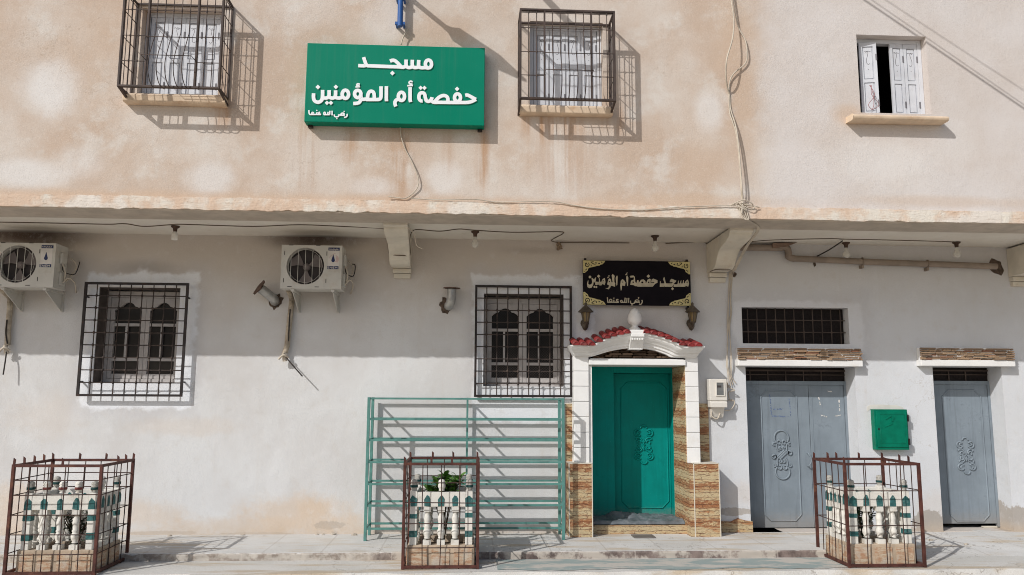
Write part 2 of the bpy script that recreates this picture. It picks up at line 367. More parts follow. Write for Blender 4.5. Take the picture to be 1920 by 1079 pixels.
def concrete(name, c0, c1, dirt, rough=0.85, sandy=0.5, joints=0.0):
    g = G(name); x, y, z = g.pos()
    a = g.noise(1.4, 5, 0.6); b = g.noise(7, 6, 0.7); d = g.noise(2.2, 6, 0.65, None, 0.35, 2.2, 1)
    c = g.mix(g.mr(a, 0.35, 0.65), c0, c1)
    c = g.mix(g.m2('MULTIPLY', g.mr(d, 0.5, 0.64), sandy), c, dirt)
    c = g.mix(g.m2('MULTIPLY', g.mr(b, 0.6, 0.75), 0.4), c, tuple(v*0.6 for v in dirt))
    c = g.grit(c, 0.13); c = g.mix(g.m2('MULTIPLY', g.crack(0.9, 0.005, 0.48, 0.56), 0.6), c, (0.2, 0.165, 0.13))
    if joints:
        jx = g.m2('ABSOLUTE', g.m2('SUBTRACT', g.m2('FRACT', g.m2('DIVIDE', x, joints)), 0.5))
        c = g.mix(g.mr(jx, 0.004/joints, 0.012/joints, 0.25, 0.0), c, (0.25, 0.2, 0.16))
    g.bump(g.m2('ADD', b, g.noise(60, 4)), 0.35, 0.01)
    return g.done(c, rough, 0, 0.2)

def painted_metal(name, col, dark, rust, rough=0.5, spec=0.2):
    g = G(name); x, y, z = g.pos()
    st = g.noise(1.0, 4, 0.65, None, 22, 1, 1.4); cl = g.noise(2.6, 5, 0.65); sc = g.noise(26, 6, 0.75); fl = g.noise(60, 3, 0.6)
    c = g.mix(g.mr(cl, 0.35, 0.65), tuple(v*0.93 for v in col), tuple(v*1.08 for v in col))
    c = g.mix(g.m2('MULTIPLY', g.mr(st, 0.5, 0.72), 0.35), c, dark)
    c = g.mix(g.m2('MULTIPLY', g.mr(g.m2('ADD', g.m2('MULTIPLY', cl, 0.6), g.m2('MULTIPLY', sc, 0.4)), 0.55, 0.66), 0.45), c, dark)
    c = g.mix(g.m2('MULTIPLY', g.mr(fl, 0.70, 0.75), 0.55), c, tuple(min(1, v*1.6+0.05) for v in col))
    grime = g.mr(g.m2('ADD', z, g.m2('MULTIPLY', sc, 0.3)), 0.18, 0.42, 1.0, 0.0); c = g.mix(g.m2('MULTIPLY', grime, 0.4), c, (0.30, 0.25, 0.20))
    c = g.mix(g.m2('MULTIPLY', g.mr(g.m2('ADD', sc, g.m2('MULTIPLY', grime, 0.06)), 0.68, 0.72), 0.7), c, rust)
    g.bump(g.m2('ADD', g.m2('MULTIPLY', g.noise(1.8, 2), 3.0), g.m2('MULTIPLY', sc, 0.1)), 0.35, 0.012)
    return g.done(c, g.mr(cl, 0.3, 0.7, rough-0.08, rough+0.12), 0, spec)

# ------------------------------------------------------------------ key planes
YU = -1.43                         # face of the upper storey
YF = -1.47                         # face of the slab edge
ZS, ZB, ZT = 3.62, 3.605, 3.745    # soffit, underside of slab edge, top of slab edge
SEAM = U(1425, 200, YU)[0]
ZLOW = -0.076; YCURB = -1.17; XEND = 3.92
WHITE_PATCH = [(146, 512, 374, 767, 0.88), (886, 520, 1110, 790, 0.7), (1376, 567, 1615, 662, 0.4)]

M_up = upper_plaster(); M_low = lower_plaster(); M_fas = fascia_mat(); M_sof = soffit_mat(); M_tile = tile_mat()
M_beam = simple('dusty beam paint', (0.47, 0.41, 0.345), 0.9, var=0.12, dirt=(0.25, 0.19, 0.14), dirt_amt=0.5, bump=0.4, bscale=40)
M_trim = simple('white gloss trim', (0.78, 0.775, 0.765), 0.45, var=0.03, dirt=(0.55, 0.48, 0.40), dirt_amt=0.25, dscale=5)
M_trimold = simple('aged cream plaster', (0.63, 0.585, 0.50), 0.9, var=0.08, dirt=(0.45, 0.36, 0.26), dirt_amt=0.5, bump=0.3)
M_sill = simple('cream sill', (0.66, 0.52, 0.385), 0.85, var=0.1, dirt=(0.45, 0.25, 0.12), dirt_amt=0.6, dscale=4, bump=0.3)
M_ledger = ledger_mat('ledger stone', (0.20, 0.135, 0.095), (0.40, 0.28, 0.18), (0.27, 0.12, 0.07))
M_dkledger = ledger_mat('dark ledger stone', (0.085, 0.055, 0.04), (0.17, 0.115, 0.08), (0.06, 0.035, 0.03))
M_red = simple('red glazed roof tile', (0.20, 0.022, 0.022), 0.5, var=0.35, scale=9, dirt=(0.34, 0.17, 0.15), dirt_amt=0.55, dscale=7)
M_iron = simple('black brown iron', (0.022, 0.017, 0.017), 0.55, 0.2, var=0.3, dirt=(0.13, 0.06, 0.035), dirt_amt=0.5, dscale=9)
M_irondust = simple('dusty brown iron', (0.046, 0.034, 0.03), 0.75, 0.1, var=0.3, dirt=(0.15, 0.105, 0.08), dirt_amt=0.6, dscale=7)
M_rust = simple('red oxide steel', (0.078, 0.027, 0.021), 0.65, 0.1, var=0.35, scale=12, dirt=(0.145, 0.062, 0.033), dirt_amt=0.85, dscale=6)
M_rod = simple('rusted rod', (0.055, 0.03, 0.025), 0.75, 0.1, var=0.35, dirt=(0.14, 0.055, 0.03), dirt_amt=0.6, dscale=9)
M_teal = simple('worn teal steel', (0.088, 0.225, 0.20), 0.5, 0.0, var=0.14, scale=9, dirt=(0.055, 0.13, 0.12), dirt_amt=0.7, dscale=11)
M_grey = painted_metal('blue grey door paint', (0.215, 0.255, 0.292), (0.12, 0.14, 0.165), (0.14, 0.075, 0.05))
M_green = painted_metal('green door paint', (0.0, 0.215, 0.19), (0.0, 0.14, 0.125), (0.03, 0.10, 0.085), 0.5, 0.12)
M_wood = simple('grey white window paint', (0.45, 0.42, 0.405), 0.65, var=0.07, dirt=(0.2, 0.16, 0.13), dirt_amt=0.45, dscale=7)
M_shut = simple('white shutter paint', (0.60, 0.615, 0.655), 0.55, var=0.05, dirt=(0.42, 0.38, 0.36), dirt_amt=0.35, dscale=9)
M_mark = simple('painted groove shade', (0.17, 0.165, 0.18), 0.9)  # slot shade put into the colour of flat strokes; edge blocks share it
M_dark = simple('dark room', (0.03, 0.026, 0.024), 0.95)
M_duskred = simple('dark brown screen', (0.014, 0.010, 0.010), 0.9, var=0.4, scale=40, bump=0.3)

M_ventbar = simple('dusty tan bar', (0.07, 0.052, 0.044), 0.8, var=0.25)
M_reveal = simple('dark brown reveal', (0.105, 0.085, 0.075), 0.85, var=0.25, dirt=(0.22, 0.19, 0.17), dirt_amt=0.5, dscale=9)
def screen_mat():
    g = G('dusky glass with mesh screen'); x, y, z = g.pos()
    u = g.m2('SINE', g.m2('MULTIPLY', g.m2('ADD', x, z), 300)); v = g.m2('SINE', g.m2('MULTIPLY', g.m2('SUBTRACT', x, z), 300))
    wv = g.m2('MAXIMUM', u, v)
    c = g.mix(g.m2('MULTIPLY', g.mr(wv, 0.75, 1.0), g.mr(z, 2.0, 2.35, 0.75, 0.12)), (0.016, 0.014, 0.014), (0.15, 0.13, 0.12))
    return g.done(c, 0.25, 0, 0.12)
M_screen = screen_mat()

# ------------------------------------------------------------------ the ground
M_pave = concrete('pale pavement', (0.55, 0.54, 0.52), (0.63, 0.625, 0.61), (0.50, 0.41, 0.30), sandy=0.85, joints=0.61)
M_tread = concrete('lower step', (0.53, 0.52, 0.49), (0.60, 0.585, 0.555), (0.46, 0.37, 0.26), sandy=0.85)
M_sand = concrete('sandy street', (0.50, 0.44, 0.36), (0.56, 0.50, 0.42), (0.42, 0.33, 0.23), sandy=0.5)
def riser_mat():
    g = G('brown marble riser'); x, y, z = g.pos()
    a = g.noise(5, 6, 0.7); b = g.noise(2.4, 5, 0.7)
    c = g.mix(g.mr(a, 0.35, 0.6), (0.10, 0.075, 0.068), (0.23, 0.18, 0.16))
    c = g.mix(g.mr(b, 0.45, 0.55), c, (0.44, 0.395, 0.345))
    c = g.mix(g.mr(x, -1.4, -0.6, 0.85, 0.0), c, g.mix(g.mr(g.noise(8, 6, 0.75), 0.42, 0.58), (0.26, 0.215, 0.18), (0.47, 0.43, 0.38)))
    jx = g.m2('ABSOLUTE', g.m2('SUBTRACT', g.m2('FRACT', g.m2('DIVIDE', x, 0.52)), 0.5))
    c = g.mix(g.mr(jx, 0.006, 0.02, 0.45, 0.0), c, (0.5, 0.45, 0.4))
    g.bump(a, 0.5, 0.01)
    return g.done(c, 0.6, 0, 0.3)
M_riser = riser_mat()
def teal_tread_mat():
    g = G('worn teal step paint'); x, y, z = g.pos()
    a = g.noise(2.2, 6, 0.65, None, 1, 2.5, 1)
    c = g.mix(g.mr(a, 0.46, 0.58), (0.29, 0.345, 0.335), (0.50, 0.47, 0.425))
    g.bump(g.noise(50, 4), 0.3, 0.008)
    return g.done(c, 0.8, 0, 0.25)
def ground_grid(name, x0, x1, y0, y1, fz, mat, step=0.15):
    nx = max(1, int((x1-x0)/step)); ny = max(1, int((y1-y0)/step)); m = MB()
    vs = [(x0+(x1-x0)*i/nx, y0+(y1-y0)*j/ny, 0) for j in range(ny+1) for i in range(nx+1)]
    vs = [(x, y, fz(x, y)) for x, y, _ in vs]
    m.add(vs, [(j*(nx+1)+i, j*(nx+1)+i+1, (j+1)*(nx+1)+i+1, (j+1)*(nx+1)+i) for j in range(ny) for i in range(nx)], True)
    return struct(m.build(name, mat))
struct(MB().quad((-60, -60, -0.152), (60, -60, -0.152), (60, 20, -0.152), (-60, 20, -0.152)).build('street', M_sand))
struct(MB().box(-12, XEND, YCURB, 0.9, -0.2, 0.0).build('pavement', M_pave, bevel=0.006))
rnd = random.Random(3)
m = MB(); nk = 560; rws = [(YCURB+0.012, 0.0005), (YCURB-0.004, -0.004), (YCURB-0.010, -0.02), (YCURB-0.010, -0.05), (YCURB-0.012, ZLOW-0.03)]; vs = []
from mathutils import noise as mnoise
for r_, (yy, zz) in enumerate(rws):
    for k in range(nk+1):
        x = -9+(XEND+9)*k/nk; br_ = 1.0 if x < -0.9 else 0.45
        n1 = mnoise.noise((x*3.1, r_*0.4, 1.3)); n2 = mnoise.noise((x*14, r_*0.9, 4.1))
        vs.append((x, yy+(0.012*max(0, n1)+0.007*n2)*br_*(1 if 0 < r_ < 4 else 0.2), zz-(0.010*max(0, n2)*br_ if r_ == 1 else 0)))
m.add(vs, [(r_*(nk+1)+k, r_*(nk+1)+k+1, (r_+1)*(nk+1)+k+1, (r_+1)*(nk+1)+k) for r_ in range(4) for k in range(nk)])
struct(m.build('kerb', M_riser))
def edge(y0): return [ (x/10, y0+0.02*math.sin(x*0.37)+0.012*math.sin(x*1.3)) for x in range(-120, 63)]
m = MB(); ed = edge(-1.83)
pts_t = [(a, b, ZLOW) for a, b in ed]+[(6.2, YCURB-0.013, ZLOW), (-12, YCURB-0.013, ZLOW)]
n = len(ed)
m.add([(a, b, ZLOW) for a, b in ed]+[(a, YCURB-0.001, ZLOW) for a, b in ed], [(i, i+1, n+i+1, n+i) for i in range(n-1)])
m.add([(a, b, ZLOW) for a, b in ed]+[(a, b-0.02, ZLOW-0.05) for a, b in ed]+[(a, b-0.05, -0.2) for a, b in ed], [(i, i+1, n+i+1, n+i) for i in range(n-1)]+[(n+i, n+i+1, 2*n+i+1, 2*n+i) for i in range(n-1)], True)
struct(m.build('lower_pavement', M_tread))
m = MB(); tx = [(0.32+k*0.09, ) for k in range(41)]
fr = [(a[0], -1.74+0.03*math.sin(a[0]*5)+0.02*math.sin(a[0]*17)) for a in tx]; bk = [(a[0], -1.21+0.012*math.sin(a[0]*9)) for a in tx]; n = len(tx)
m.add([(a, b, ZLOW+0.004) for a, b in fr]+[(a, b, ZLOW+0.004) for a, b in bk], [(i, i+1, n+i+1, n+i) for i in range(n-1)])
struct(m.build('pavement_paint', teal_tread_mat()))
ap = lambda x, y: (-0.076*min(1, max(0, -y/1.17))-0.004+0.006*math.sin(x*7+y*3)*math.sin(y*11+1))
ground_grid('apron_path', XEND-0.01, 12, YCURB+0.001, 0.6, ap, M_pave, 0.06)
dn = lambda x, y: -0.078-0.074*min(1, max(0, (-1.17-y)/0.9))+0.003*math.sin(x*9)
ground_grid('dirt_path', 6.18, 12, -2.1, YCURB, dn, M_sand, 0.1)

# ------------------------------------------------------------------ the building
bld = thing('building', 'two storey building, sand coloured upper floor overhanging a white ground floor with barred windows', 'building', (0, 0, 0))

def wall_mesh(m, x0, x1, z0, z1, y, holes, depth, back=True):
    xs = sorted({x0, x1} | {h[0] for h in holes} | {h[1] for h in holes}); zs = sorted({z0, z1} | {h[2] for h in holes} | {h[3] for h in holes})
    for i in range(len(xs)-1):
        for j in range(len(zs)-1):
            cx, cz = (xs[i]+xs[i+1])/2, (zs[j]+zs[j+1])/2
            if any(h[0] < cx < h[1] and h[2] < cz < h[3] for h in holes): continue
            m.quad((xs[i], y, zs[j]), (xs[i+1], y, zs[j]), (xs[i+1], y, zs[j+1]), (xs[i], y, zs[j+1]))
    for h in holes:
        a, b, c, d = h[:4]; dp = h[4] if len(h) > 4 else depth
        m.quad((a, y, c), (a, y+dp, c), (a, y+dp, d), (a, y, d)); m.quad((b, y, c), (b, y, d), (b, y+dp, d), (b, y+dp, c))
        m.quad((a, y, d), (a, y+dp, d), (b, y+dp, d), (b, y, d)); m.quad((a, y, c), (b, y, c), (b, y+dp, c), (a, y+dp, c))
    return m
def jag_reveal(): pass
XL, XR, YB = -10.0, 12.5, 7.0
# openings (x0, x1, z0, z1, depth)
W1 = (-4.53, -3.555, 1.787, 2.952, 0.34)
W2 = (0.192, 1.20, 1.767, 2.928, 0.34)
a = R4((1104, 684), (1283, 684), (1112, 985), (1283, 985), -0.2); DOOR = (1.47, 2.76, 0.0, 2.045, 0.75)
a = R4((1390, 575), (1591, 579), (1393, 645), (1592, 645), 0); VENT = (a[0], a[1], a[2], a[3], 0.26)
a = R4((1397, 690), (1587, 690), (1413, 995), (1597, 995), 0.16); a2 = U(1397, 687, 0)
DD = (U(1398, 700, 0)[0], U(1603, 700, 0)[0], 0.0, U(1500, 688, 0)[1], 0.31)
SD = (U(1749, 700, 0)[0], U(1878, 700, 0)[0], 0.0, U(1810, 688, 0)[1], 0.31)
lw = wall_mesh(MB(), XL, XR, -0.3, ZS+0.02, 0.0, [W1, W2, DOOR, VENT, DD, SD], 0.3)
lw.build('ground_floor_wall', M_low, bld)
G1 = (-3.70, -2.665, 4.853, 5.925); G2 = (0.53, 1.56, 4.828, 5.84)     # fronts of the two upper window cages
a = R4((263, 15), (415, 19), (262, 174), (410, 178), YU); S1 = (a[0], a[1], U(325, 172, YU-0.12)[1], a[3], 0.2)
a = R4((993, 40), (1130, 43), (994, 192), (1132, 196), YU); S2 = (a[0], a[1], U(1060, 195, YU-0.1)[1], a[3], 0.2)
a = R4((1605, 65), (1736, 69), (1614, 211), (1746, 215), YU); S3 = (a[0], a[1], a[2], a[3], 0.2)
uw = wall_mesh(MB(), XL, XR, ZT-0.01, 8.6, YU, [S1, S2, S3], 0.2)
uw.build('upper_floor_wall', M_up, bld)
m = MB(); m.box(XL, XR, YU-0.06, YB, 8.6, 8.75); m.build('roof', M_sill, bld)
m = MB()
m.quad((XL, YU, ZS), (XL, YB, ZS), (XL, YB, 8.6), (XL, YU, 8.6)); m.quad((XR, YU, ZS), (XR, YU, 8.6), (XR, YB, 8.6), (XR, YB, ZS))
m.quad((XL, 0, -0.3), (XL, YB, -0.3), (XL, YB, ZS), (XL, 0, ZS)); m.quad((XR, 0, -0.3), (XR, 0, ZS), (XR, YB, ZS), (XR, YB, -0.3))
m.quad((XL, YB, -0.3), (XR, YB, -0.3), (XR, YB, 8.6), (XL, YB, 8.6))
m.build('side_wall', M_up, bld)
for h, yy in ((W1, 0.36), (W2, 0.36), (VENT, 0.28), (S1, YU+0.21), (S2, YU+0.21), (S3, YU+0.205)):
    m = MB(); x0, x1, z0, z1 = h[0]-0.3, h[1]+0.3, h[2]-0.2, h[3]+0.2
    m.quad((x0, yy+1.5, z0), (x1, yy+1.5, z0), (x1, yy+1.5, z1), (x0, yy+1.5, z1))
    m.quad((x0, yy, z0), (x0, yy+1.5, z0), (x0, yy+1.5, z1), (x0, yy, z1)); m.quad((x1, yy, z0), (x1, yy, z1), (x1, yy+1.5, z1), (x1, yy+1.5, z0))
    m.quad((x0, yy, z1), (x1, yy, z1), (x1, yy+1.5, z1), (x0, yy+1.5, z1)); m.quad((x0, yy, z0), (x0, yy+1.5, z0), (x1, yy+1.5, z0), (x1, yy, z0))
    m.build('room_interior', M_dark, bld)
# soffit and slab edge
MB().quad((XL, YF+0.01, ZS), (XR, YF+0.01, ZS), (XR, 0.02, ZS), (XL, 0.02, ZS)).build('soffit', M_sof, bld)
m = MB(); rr = random.Random(5)                        # ragged plaster face of the slab edge
nx = 900; vs = []; rows = [(YF+0.03, ZB+0.0), (YF, ZB+0.003), (YF-0.002, ZB+0.05), (YF-0.001, ZB+0.10), (YF+0.001, ZT-0.004), (YU+0.01, ZT+0.004)]
xs = [XL+(XR-XL)*i/nx for i in range(nx+1)]
off = [rr.gauss(0, 1) for _ in xs]; off = [(off[i]+off[min(i+1, nx)]+off[max(i-1, 0)])/2 for i in range(nx+1)]
off2 = [rr.gauss(0, 1) for _ in xs]; off2 = [(off2[i]+off2[min(i+1, nx)])/1.5 for i in range(nx+1)]
for r, (yy, zz) in enumerate(rows):
    for i, xx in enumerate(xs):
        k = 0.0022 if r in (1, 4) else 0.0012
        dz = off[i]*0.0055*(1 if math.sin(xx*1.7)+math.sin(xx*0.6+2) > -0.4 else 0.25) if r <= 1 else (off2[i]*0.0035 if r >= 4 else 0)
        vs.append((xx, yy+rr.gauss(0, k)*(r < 5), zz+dz))
N = nx+1
for r0, r1 in ((0, 1), (1, 4), (4, 5)):
    vv = vs[r0*N:(r1+1)*N]; m.add(vv, [(r*N+i, r*N+i+1, (r+1)*N+i+1, (r+1)*N+i) for r in range(r1-r0) for i in range(nx)], True)
m.build('slab_edge', M_fas, bld)
m = MB(); m.box(XL, XR, YF+0.02, -0.985, ZB-0.012, ZS-0.001); m.build('edge_beam', M_beam, bld, bevel=0.012)

# corbels
def corbel(xc, wt=0.275, wb=0.235):
    r = sub_empty('corbel', bld, (xc, 0, 3.1))
    prof = [(0, 3.60), (-1.03, 3.60), (-1.03, 3.565), (-0.985, 3.555), (-0.975, 3.53), (-0.93, 3.50), (-0.84, 3.475), (-0.70, 3.455), (-0.585, 3.43), (-0.51, 3.39), (-0.44, 3.33), (-0.385, 3.27), (-0.32, 3.235), (-0.28, 3.225), (0, 3.225)]
    m = MB(); n = len(prof)
    hw = [wt/2 if p[0] < -0.9 else wb/2+(wt-wb)/2*min(1, -p[0]/1.0)*0.9 for p in prof]
    L = [(xc-h, p[0], p[1]) for p, h in zip(prof, hw)]; Rr = [(xc+h, p[0], p[1]) for p, h in zip(prof, hw)]
    tris = tessellate_polygon([[Vector((p[0], p[1], 0)) for p in prof]])
    m.add(L, [tuple(t) for t in tris]); m.add(Rr, [tuple(t[::-1]) for t in tris])
    m.add(L+Rr, [(i, (i+1) % n, n+(i+1) % n, n+i) for i in range(n)])
    m.build('bracket', M_trimold, r, bevel=0.008)
    m = MB(); m.box(xc-wb/2+0.01, xc+wb/2+0.004, -0.075, 0.01, 3.165, 3.222); m.box(xc-wb/2+0.02, xc+wb/2-0.005, -0.05, 0.01, 3.10, 3.162); m.build('wall_pad', M_trimold, r, bevel=0.008)
for xc in (-0.842, 3.168, 7.18): corbel(xc)

# ---- window joinery of the ground floor
def casement(h):
    x0, x1, z0, z1 = h[:4]; y = 0.22
    r = sub_empty('window', bld, ((x0+x1)/2, y, z0))
    m = MB(); ft = 0.045
    m.box(x0+0.01, x0+ft+0.01, y, y+0.08, z0, z1-0.02); m.box(x1-ft-0.01, x1-0.01, y, y+0.08, z0, z1-0.02)
    m.box(x0+ft+0.01, x1-ft-0.01, y, y+0.08, z1-0.10, z1-0.02); m.box(x0+ft+0.01, x1-ft-0.01, y, y+0.08, z0, z0+0.05)
    m.build('frame', M_wood, r, bevel=0.005)
    m = MB(); e = 0.006
    m.box(x0+0.001, x0+e, 0.012, y-0.001, z0+e, z1-e); m.box(x1-e, x1-0.001, 0.012, y-0.001, z0+e, z1-e); m.box(x0+0.001, x1-0.001, 0.012, y-0.001, z1-e, z1-0.001)
    m.build('reveal_lining', M_reveal, r)
    xm = (x0+x1)/2
    for sd in (0, 1):
        a, b = (x0+ft+0.013, xm-0.002) if sd == 0 else (xm+0.002, x1-ft-0.013)
        c, d = z0+0.053, z1-0.103; m = MB(); s = 0.05; yy = y+0.012
        m.box(a, a+s, yy, yy+0.045, c, d); m.box(b-s, b, yy, yy+0.045, c, d)
        hgt = d-c; zr1 = c+hgt*0.235; zr2 = c+hgt*0.665
        m.box(a+s, b-s, yy+0.002, yy+0.043, c, c+0.06)
        m.box(a+s, b-s, yy+0.002, yy+0.043, zr1-0.018, zr1+0.018); m.box(a+s, b-s, yy+0.002, yy+0.043, zr2-0.018, zr2+0.018)
        xv = (a+b)/2-0.012; m.box(xv-0.013, xv+0.013, yy+0.004, yy+0.041, zr1+0.018, zr2-0.018)
        # ogee-arched head of the upper pane
        aw = b-s-(a+s); top = d-0.055; lo = d-0.16; P = [(a+s, d-0.001), (a+s, lo-0.02)]
        for k in range(0, 13):
            t = k/12; u = a+s+aw*t; e = abs(t-0.5)*2
            zz = lo+(top-lo)*((1-0.38*(e/0.45)**2) if e < 0.45 else 0.5*(1-((e-0.45)/0.55)**2.2))
            P.append((u, zz))
        P += [(b-s, lo-0.02), (b-s, d-0.001)]
        m.plate(P, yy+0.002, yy+0.043)
        m.build('casement', M_wood, r, bevel=0.003)
        MB().box(a+s*0.5, b-s*0.5, yy+0.046, yy+0.052, c+0.03, d-0.03).build('pane', M_screen, r)
    return r
casement(W1); casement(W2)

# bar grilles of the ground floor windows, with forged collars on the crossings
def grille(x0, x1, z0, z1, y, nv, nh, collars=True):
    r = sub_empty('window_grille', bld, ((x0+x1)/2, y, z0))
    f = MB(); t = 0.014
    f.box(x0-t, x0+t, y-t, y+t, z0-t, z1+t); f.box(x1-t, x1+t, y-t, y+t, z0-t, z1+t)
    f.box(x0+t, x1-t, y-t, y+t, z0-t, z0+t); f.box(x0+t, x1-t, y-t, y+t, z1-t, z1+t)
    for xx, sx in ((x0, 1), (x1, -1)):
        for zz in (z0+(z1-z0)*0.12, z0+(z1-z0)*0.88): f.box(xx-0.008, xx+0.008, y+t, 0.01, zz-0.008, zz+0.008)
    f.build('grille_frame', M_iron, r)
    b = MB(); c = MB()
    xs = [x0+(x1-x0)*(i+1)/(nv+1) for i in range(nv)]; zs = [z0+(z1-z0)*(j+1)/(nh+1) for j in range(nh)]
    for xx in xs: b.tube([(xx, y+0.002, z0), (xx, y+0.002, z1)], 0.0068, 6, cap=False)
    for zz in zs: b.tube([(x0, y-0.002, zz), (x1, y-0.002, zz)], 0.0068, 6, cap=False)
    if collars:
        for i, xx in enumerate(xs):
            for j, zz in enumerate(zs):
                if j == nh-1 and i % 2: continue
                b.lathe([(0.004, -0.022), (0.013, -0.010), (0.017, 0), (0.013, 0.010), (0.004, 0.022)], (xx, y-0.002, zz), 8)
    b.build('bar', M_irondust, r)
    return r
grille(-4.647, -3.437, 1.635, 2.985, -0.095, 8, 8)
a = R4((894, 537), (1070, 539), (890, 742), (1071, 744), -0.05)
grille(a[0], a[1], a[2], a[3], -0.055, 8, 8)

# ---- barred ventilation window over the double door
r = sub_empty('window', bld, ((VENT[0]+VENT[1])/2, 0.1, VENT[2]))
MB().box(VENT[0], VENT[1], 0.15, 0.17, VENT[2], VENT[3]).build('mesh_screen', M_duskred, r)
m = MB(); c = MB()
for i in range(11):
    xx = VENT[0]+(VENT[1]-VENT[0])*(i+0.9)/11.4; m.tube([(xx, 0.10, VENT[2]), (xx, 0.10, VENT[3])], 0.007, 6, cap=False)
    for j in (1, 2):
        if i < 10-j+1: m.lathe([(0.004, -0.02), (0.015, 0), (0.004, 0.02)], (xx, 0.098, VENT[2]+(VENT[3]-VENT[2])*j/3), 8)
for j in (1, 2): m.tube([(VENT[0], 0.097, VENT[2]+(VENT[3]-VENT[2])*j/3), (VENT[1], 0.097, VENT[2]+(VENT[3]-VENT[2])*j/3)], 0.007, 6, cap=False)
m.build('bar', M_ventbar, r)

# ---- stone-faced lintels over the two grey doors
def stones(m, x0, x1, z0, z1, y, rows, rnd, rough=1.0, smooth_top=0):
    rh = (z1-z0)/rows
    for j in range(rows):
        x = x0-rnd.random()*0.05; fine = j < rows-smooth_top
        while x < x1-0.01:
            L = rnd.uniform(0.06, 0.2) if fine else rnd.uniform(0.2, 0.4)
            a = max(x, x0); b = min(x+L, x1)
            if b-a > 0.012:
                pr = rnd.uniform(0.002, 0.042)*rough if fine else rnd.uniform(0.006, 0.012)
                zz0 = z0+rh*j+rnd.uniform(-0.2, 0.15)*rh*fine; zz1 = zz0+rh*rnd.uniform(0.75, 1.05)
                zz1 = min(zz1, z1); tl = rnd.uniform(-0.35, 0.35)*rh*fine; k = (b-a)*rnd.uniform(.05, .2)
                P = [(a, zz0+tl*.5), (a+k, zz0), (b-k, zz0+tl*.3), (b, zz0+rh*.3), (b-k*.6, zz1), (a+k, zz1+tl*.4), (a, zz1-rh*.25)]
                P = [(p[0], min(z1, max(z0, p[1]))) for p in P]
                n = len(P); cx = sum(p[0] for p in P)/n; cz = sum(p[1] for p in P)/n
                fr = [(cx+(p[0]-cx)*0.9, y-pr-rnd.uniform(0, .006), cz+(p[1]-cz)*0.8) for p in P]; bk = [(p[0], y+0.002, p[1]) for p in P]
                m.add(fr+bk, [tuple(range(n))]+[(i, (i+1) % n, n+(i+1) % n, n+i) for i in range(n)])
            x += L*0.97
    return m
def lintel(px0, px1, pt, pm, pb):
    yl = -0.10; x0, zt = U(px0, pt, yl); x1, _ = U(px1, pt, yl); zm = U((px0+px1)/2, pm, yl)[1]; zb = U((px0+px1)/2, pb, yl)[1]
    r = sub_empty('door_lintel', bld, ((x0+x1)/2, 0, zb))
    m = MB(); m.box(x0-0.006, x1+0.004, yl-0.012, 0.001, zb, zm); m.box(x0+0.01, x1-0.01, yl+0.01, 0.001, zm, zt); m.build('lintel_slab', M_trim, r, bevel=0.006)
    stones(MB(), x0, x1, zm+0.001, zt, yl+0.012, 6, random.Random(int(px0)), 1.0, 1).build('stone_facing', M_ledger, r)
lintel(1383, 1615, 652, 675.5, 687); lintel(1725, 1900, 652, 675.5, 687)

# ---- grey steel doors
def octa(x0, x1, z0, z1, c): return [(x0, z0+c), (x0+c, z0), (x1-c, z0), (x1, z0+c), (x1, z1-c), (x1-c, z1), (x0+c, z1), (x0, z1-c), (x0, z0+c)]
def relief(m, pts, y, r=0.008): m.tube([(p[0], y, p[1]) for p in pts], r, 6); return m
def scroll_flower(m, cx, cz, s, y, r=0.007):
    S = lambda pts: relief(m, [(cx+p[0]*s, cz+p[1]*s) for p in pts], y, r)
    for v in (1, -1):
        S([(p[0], v*p[1]) for p in arc(0, 0.82, 0.17, 10, 170, 8)])
        for h in (1, -1):
            S([(h*p[0], v*p[1]) for p in arc(0.32, 0.60, 0.17, 150, -150, 12)])
            S([(h*p[0], v*p[1]) for p in arc(0.28, 0.62, 0.07, 130, -120, 6)])
            S([(h*0.05, v*0.12), (h*0.12, v*0.28), (h*0.25, v*0.37), (h*0.38, v*0.36), (h*0.42, v*0.27), (h*0.34, v*0.24)])
            S([(h*p[0], v*p[1]) for p in arc(0.24, 0.13, 0.10, -60, 190, 8)])
    S([(0, 0.25), (0, -0.3)]); S([(-0.06, 0), (0.06, 0)])
    return m
def knot_scroll(m, cx, cz, s, y, r=0.008):
    S = lambda pts: relief(m, [(cx+p[0]*s, cz+p[1]*s) for p in pts], y, r)
    for v in (1, -1):
        f = lambda pts: [(v*p[0], v*p[1]) for p in pts]
        S(f(arc(0, 0.62, 0.27, -40, 220, 18)))
        for h in (1, -1):
            S(f(arc(h*0.10, 0.46, 0.075, 0, 300, 9))); S(f(arc(h*0.06, 0.24, 0.05, 0, 300, 7)))
            S(f(arc(h*0.29, 0.39, 0.05, 60, 300, 6)))
            S(f(arc(h*0.30, 0.07*h, 0.075, 90-h*100, 90+h*150, 8)))
        S(f([(-0.19, 0.40), (-0.185, 0.22), (-0.13, 0.13)])); S(f([(0.19, 0.40), (0.19, 0.15), (-0.13, -0.14)]))
        S(f([(0.08, 0.16), (-0.24, -0.13), (-0.32, -0.11)]))
    return m
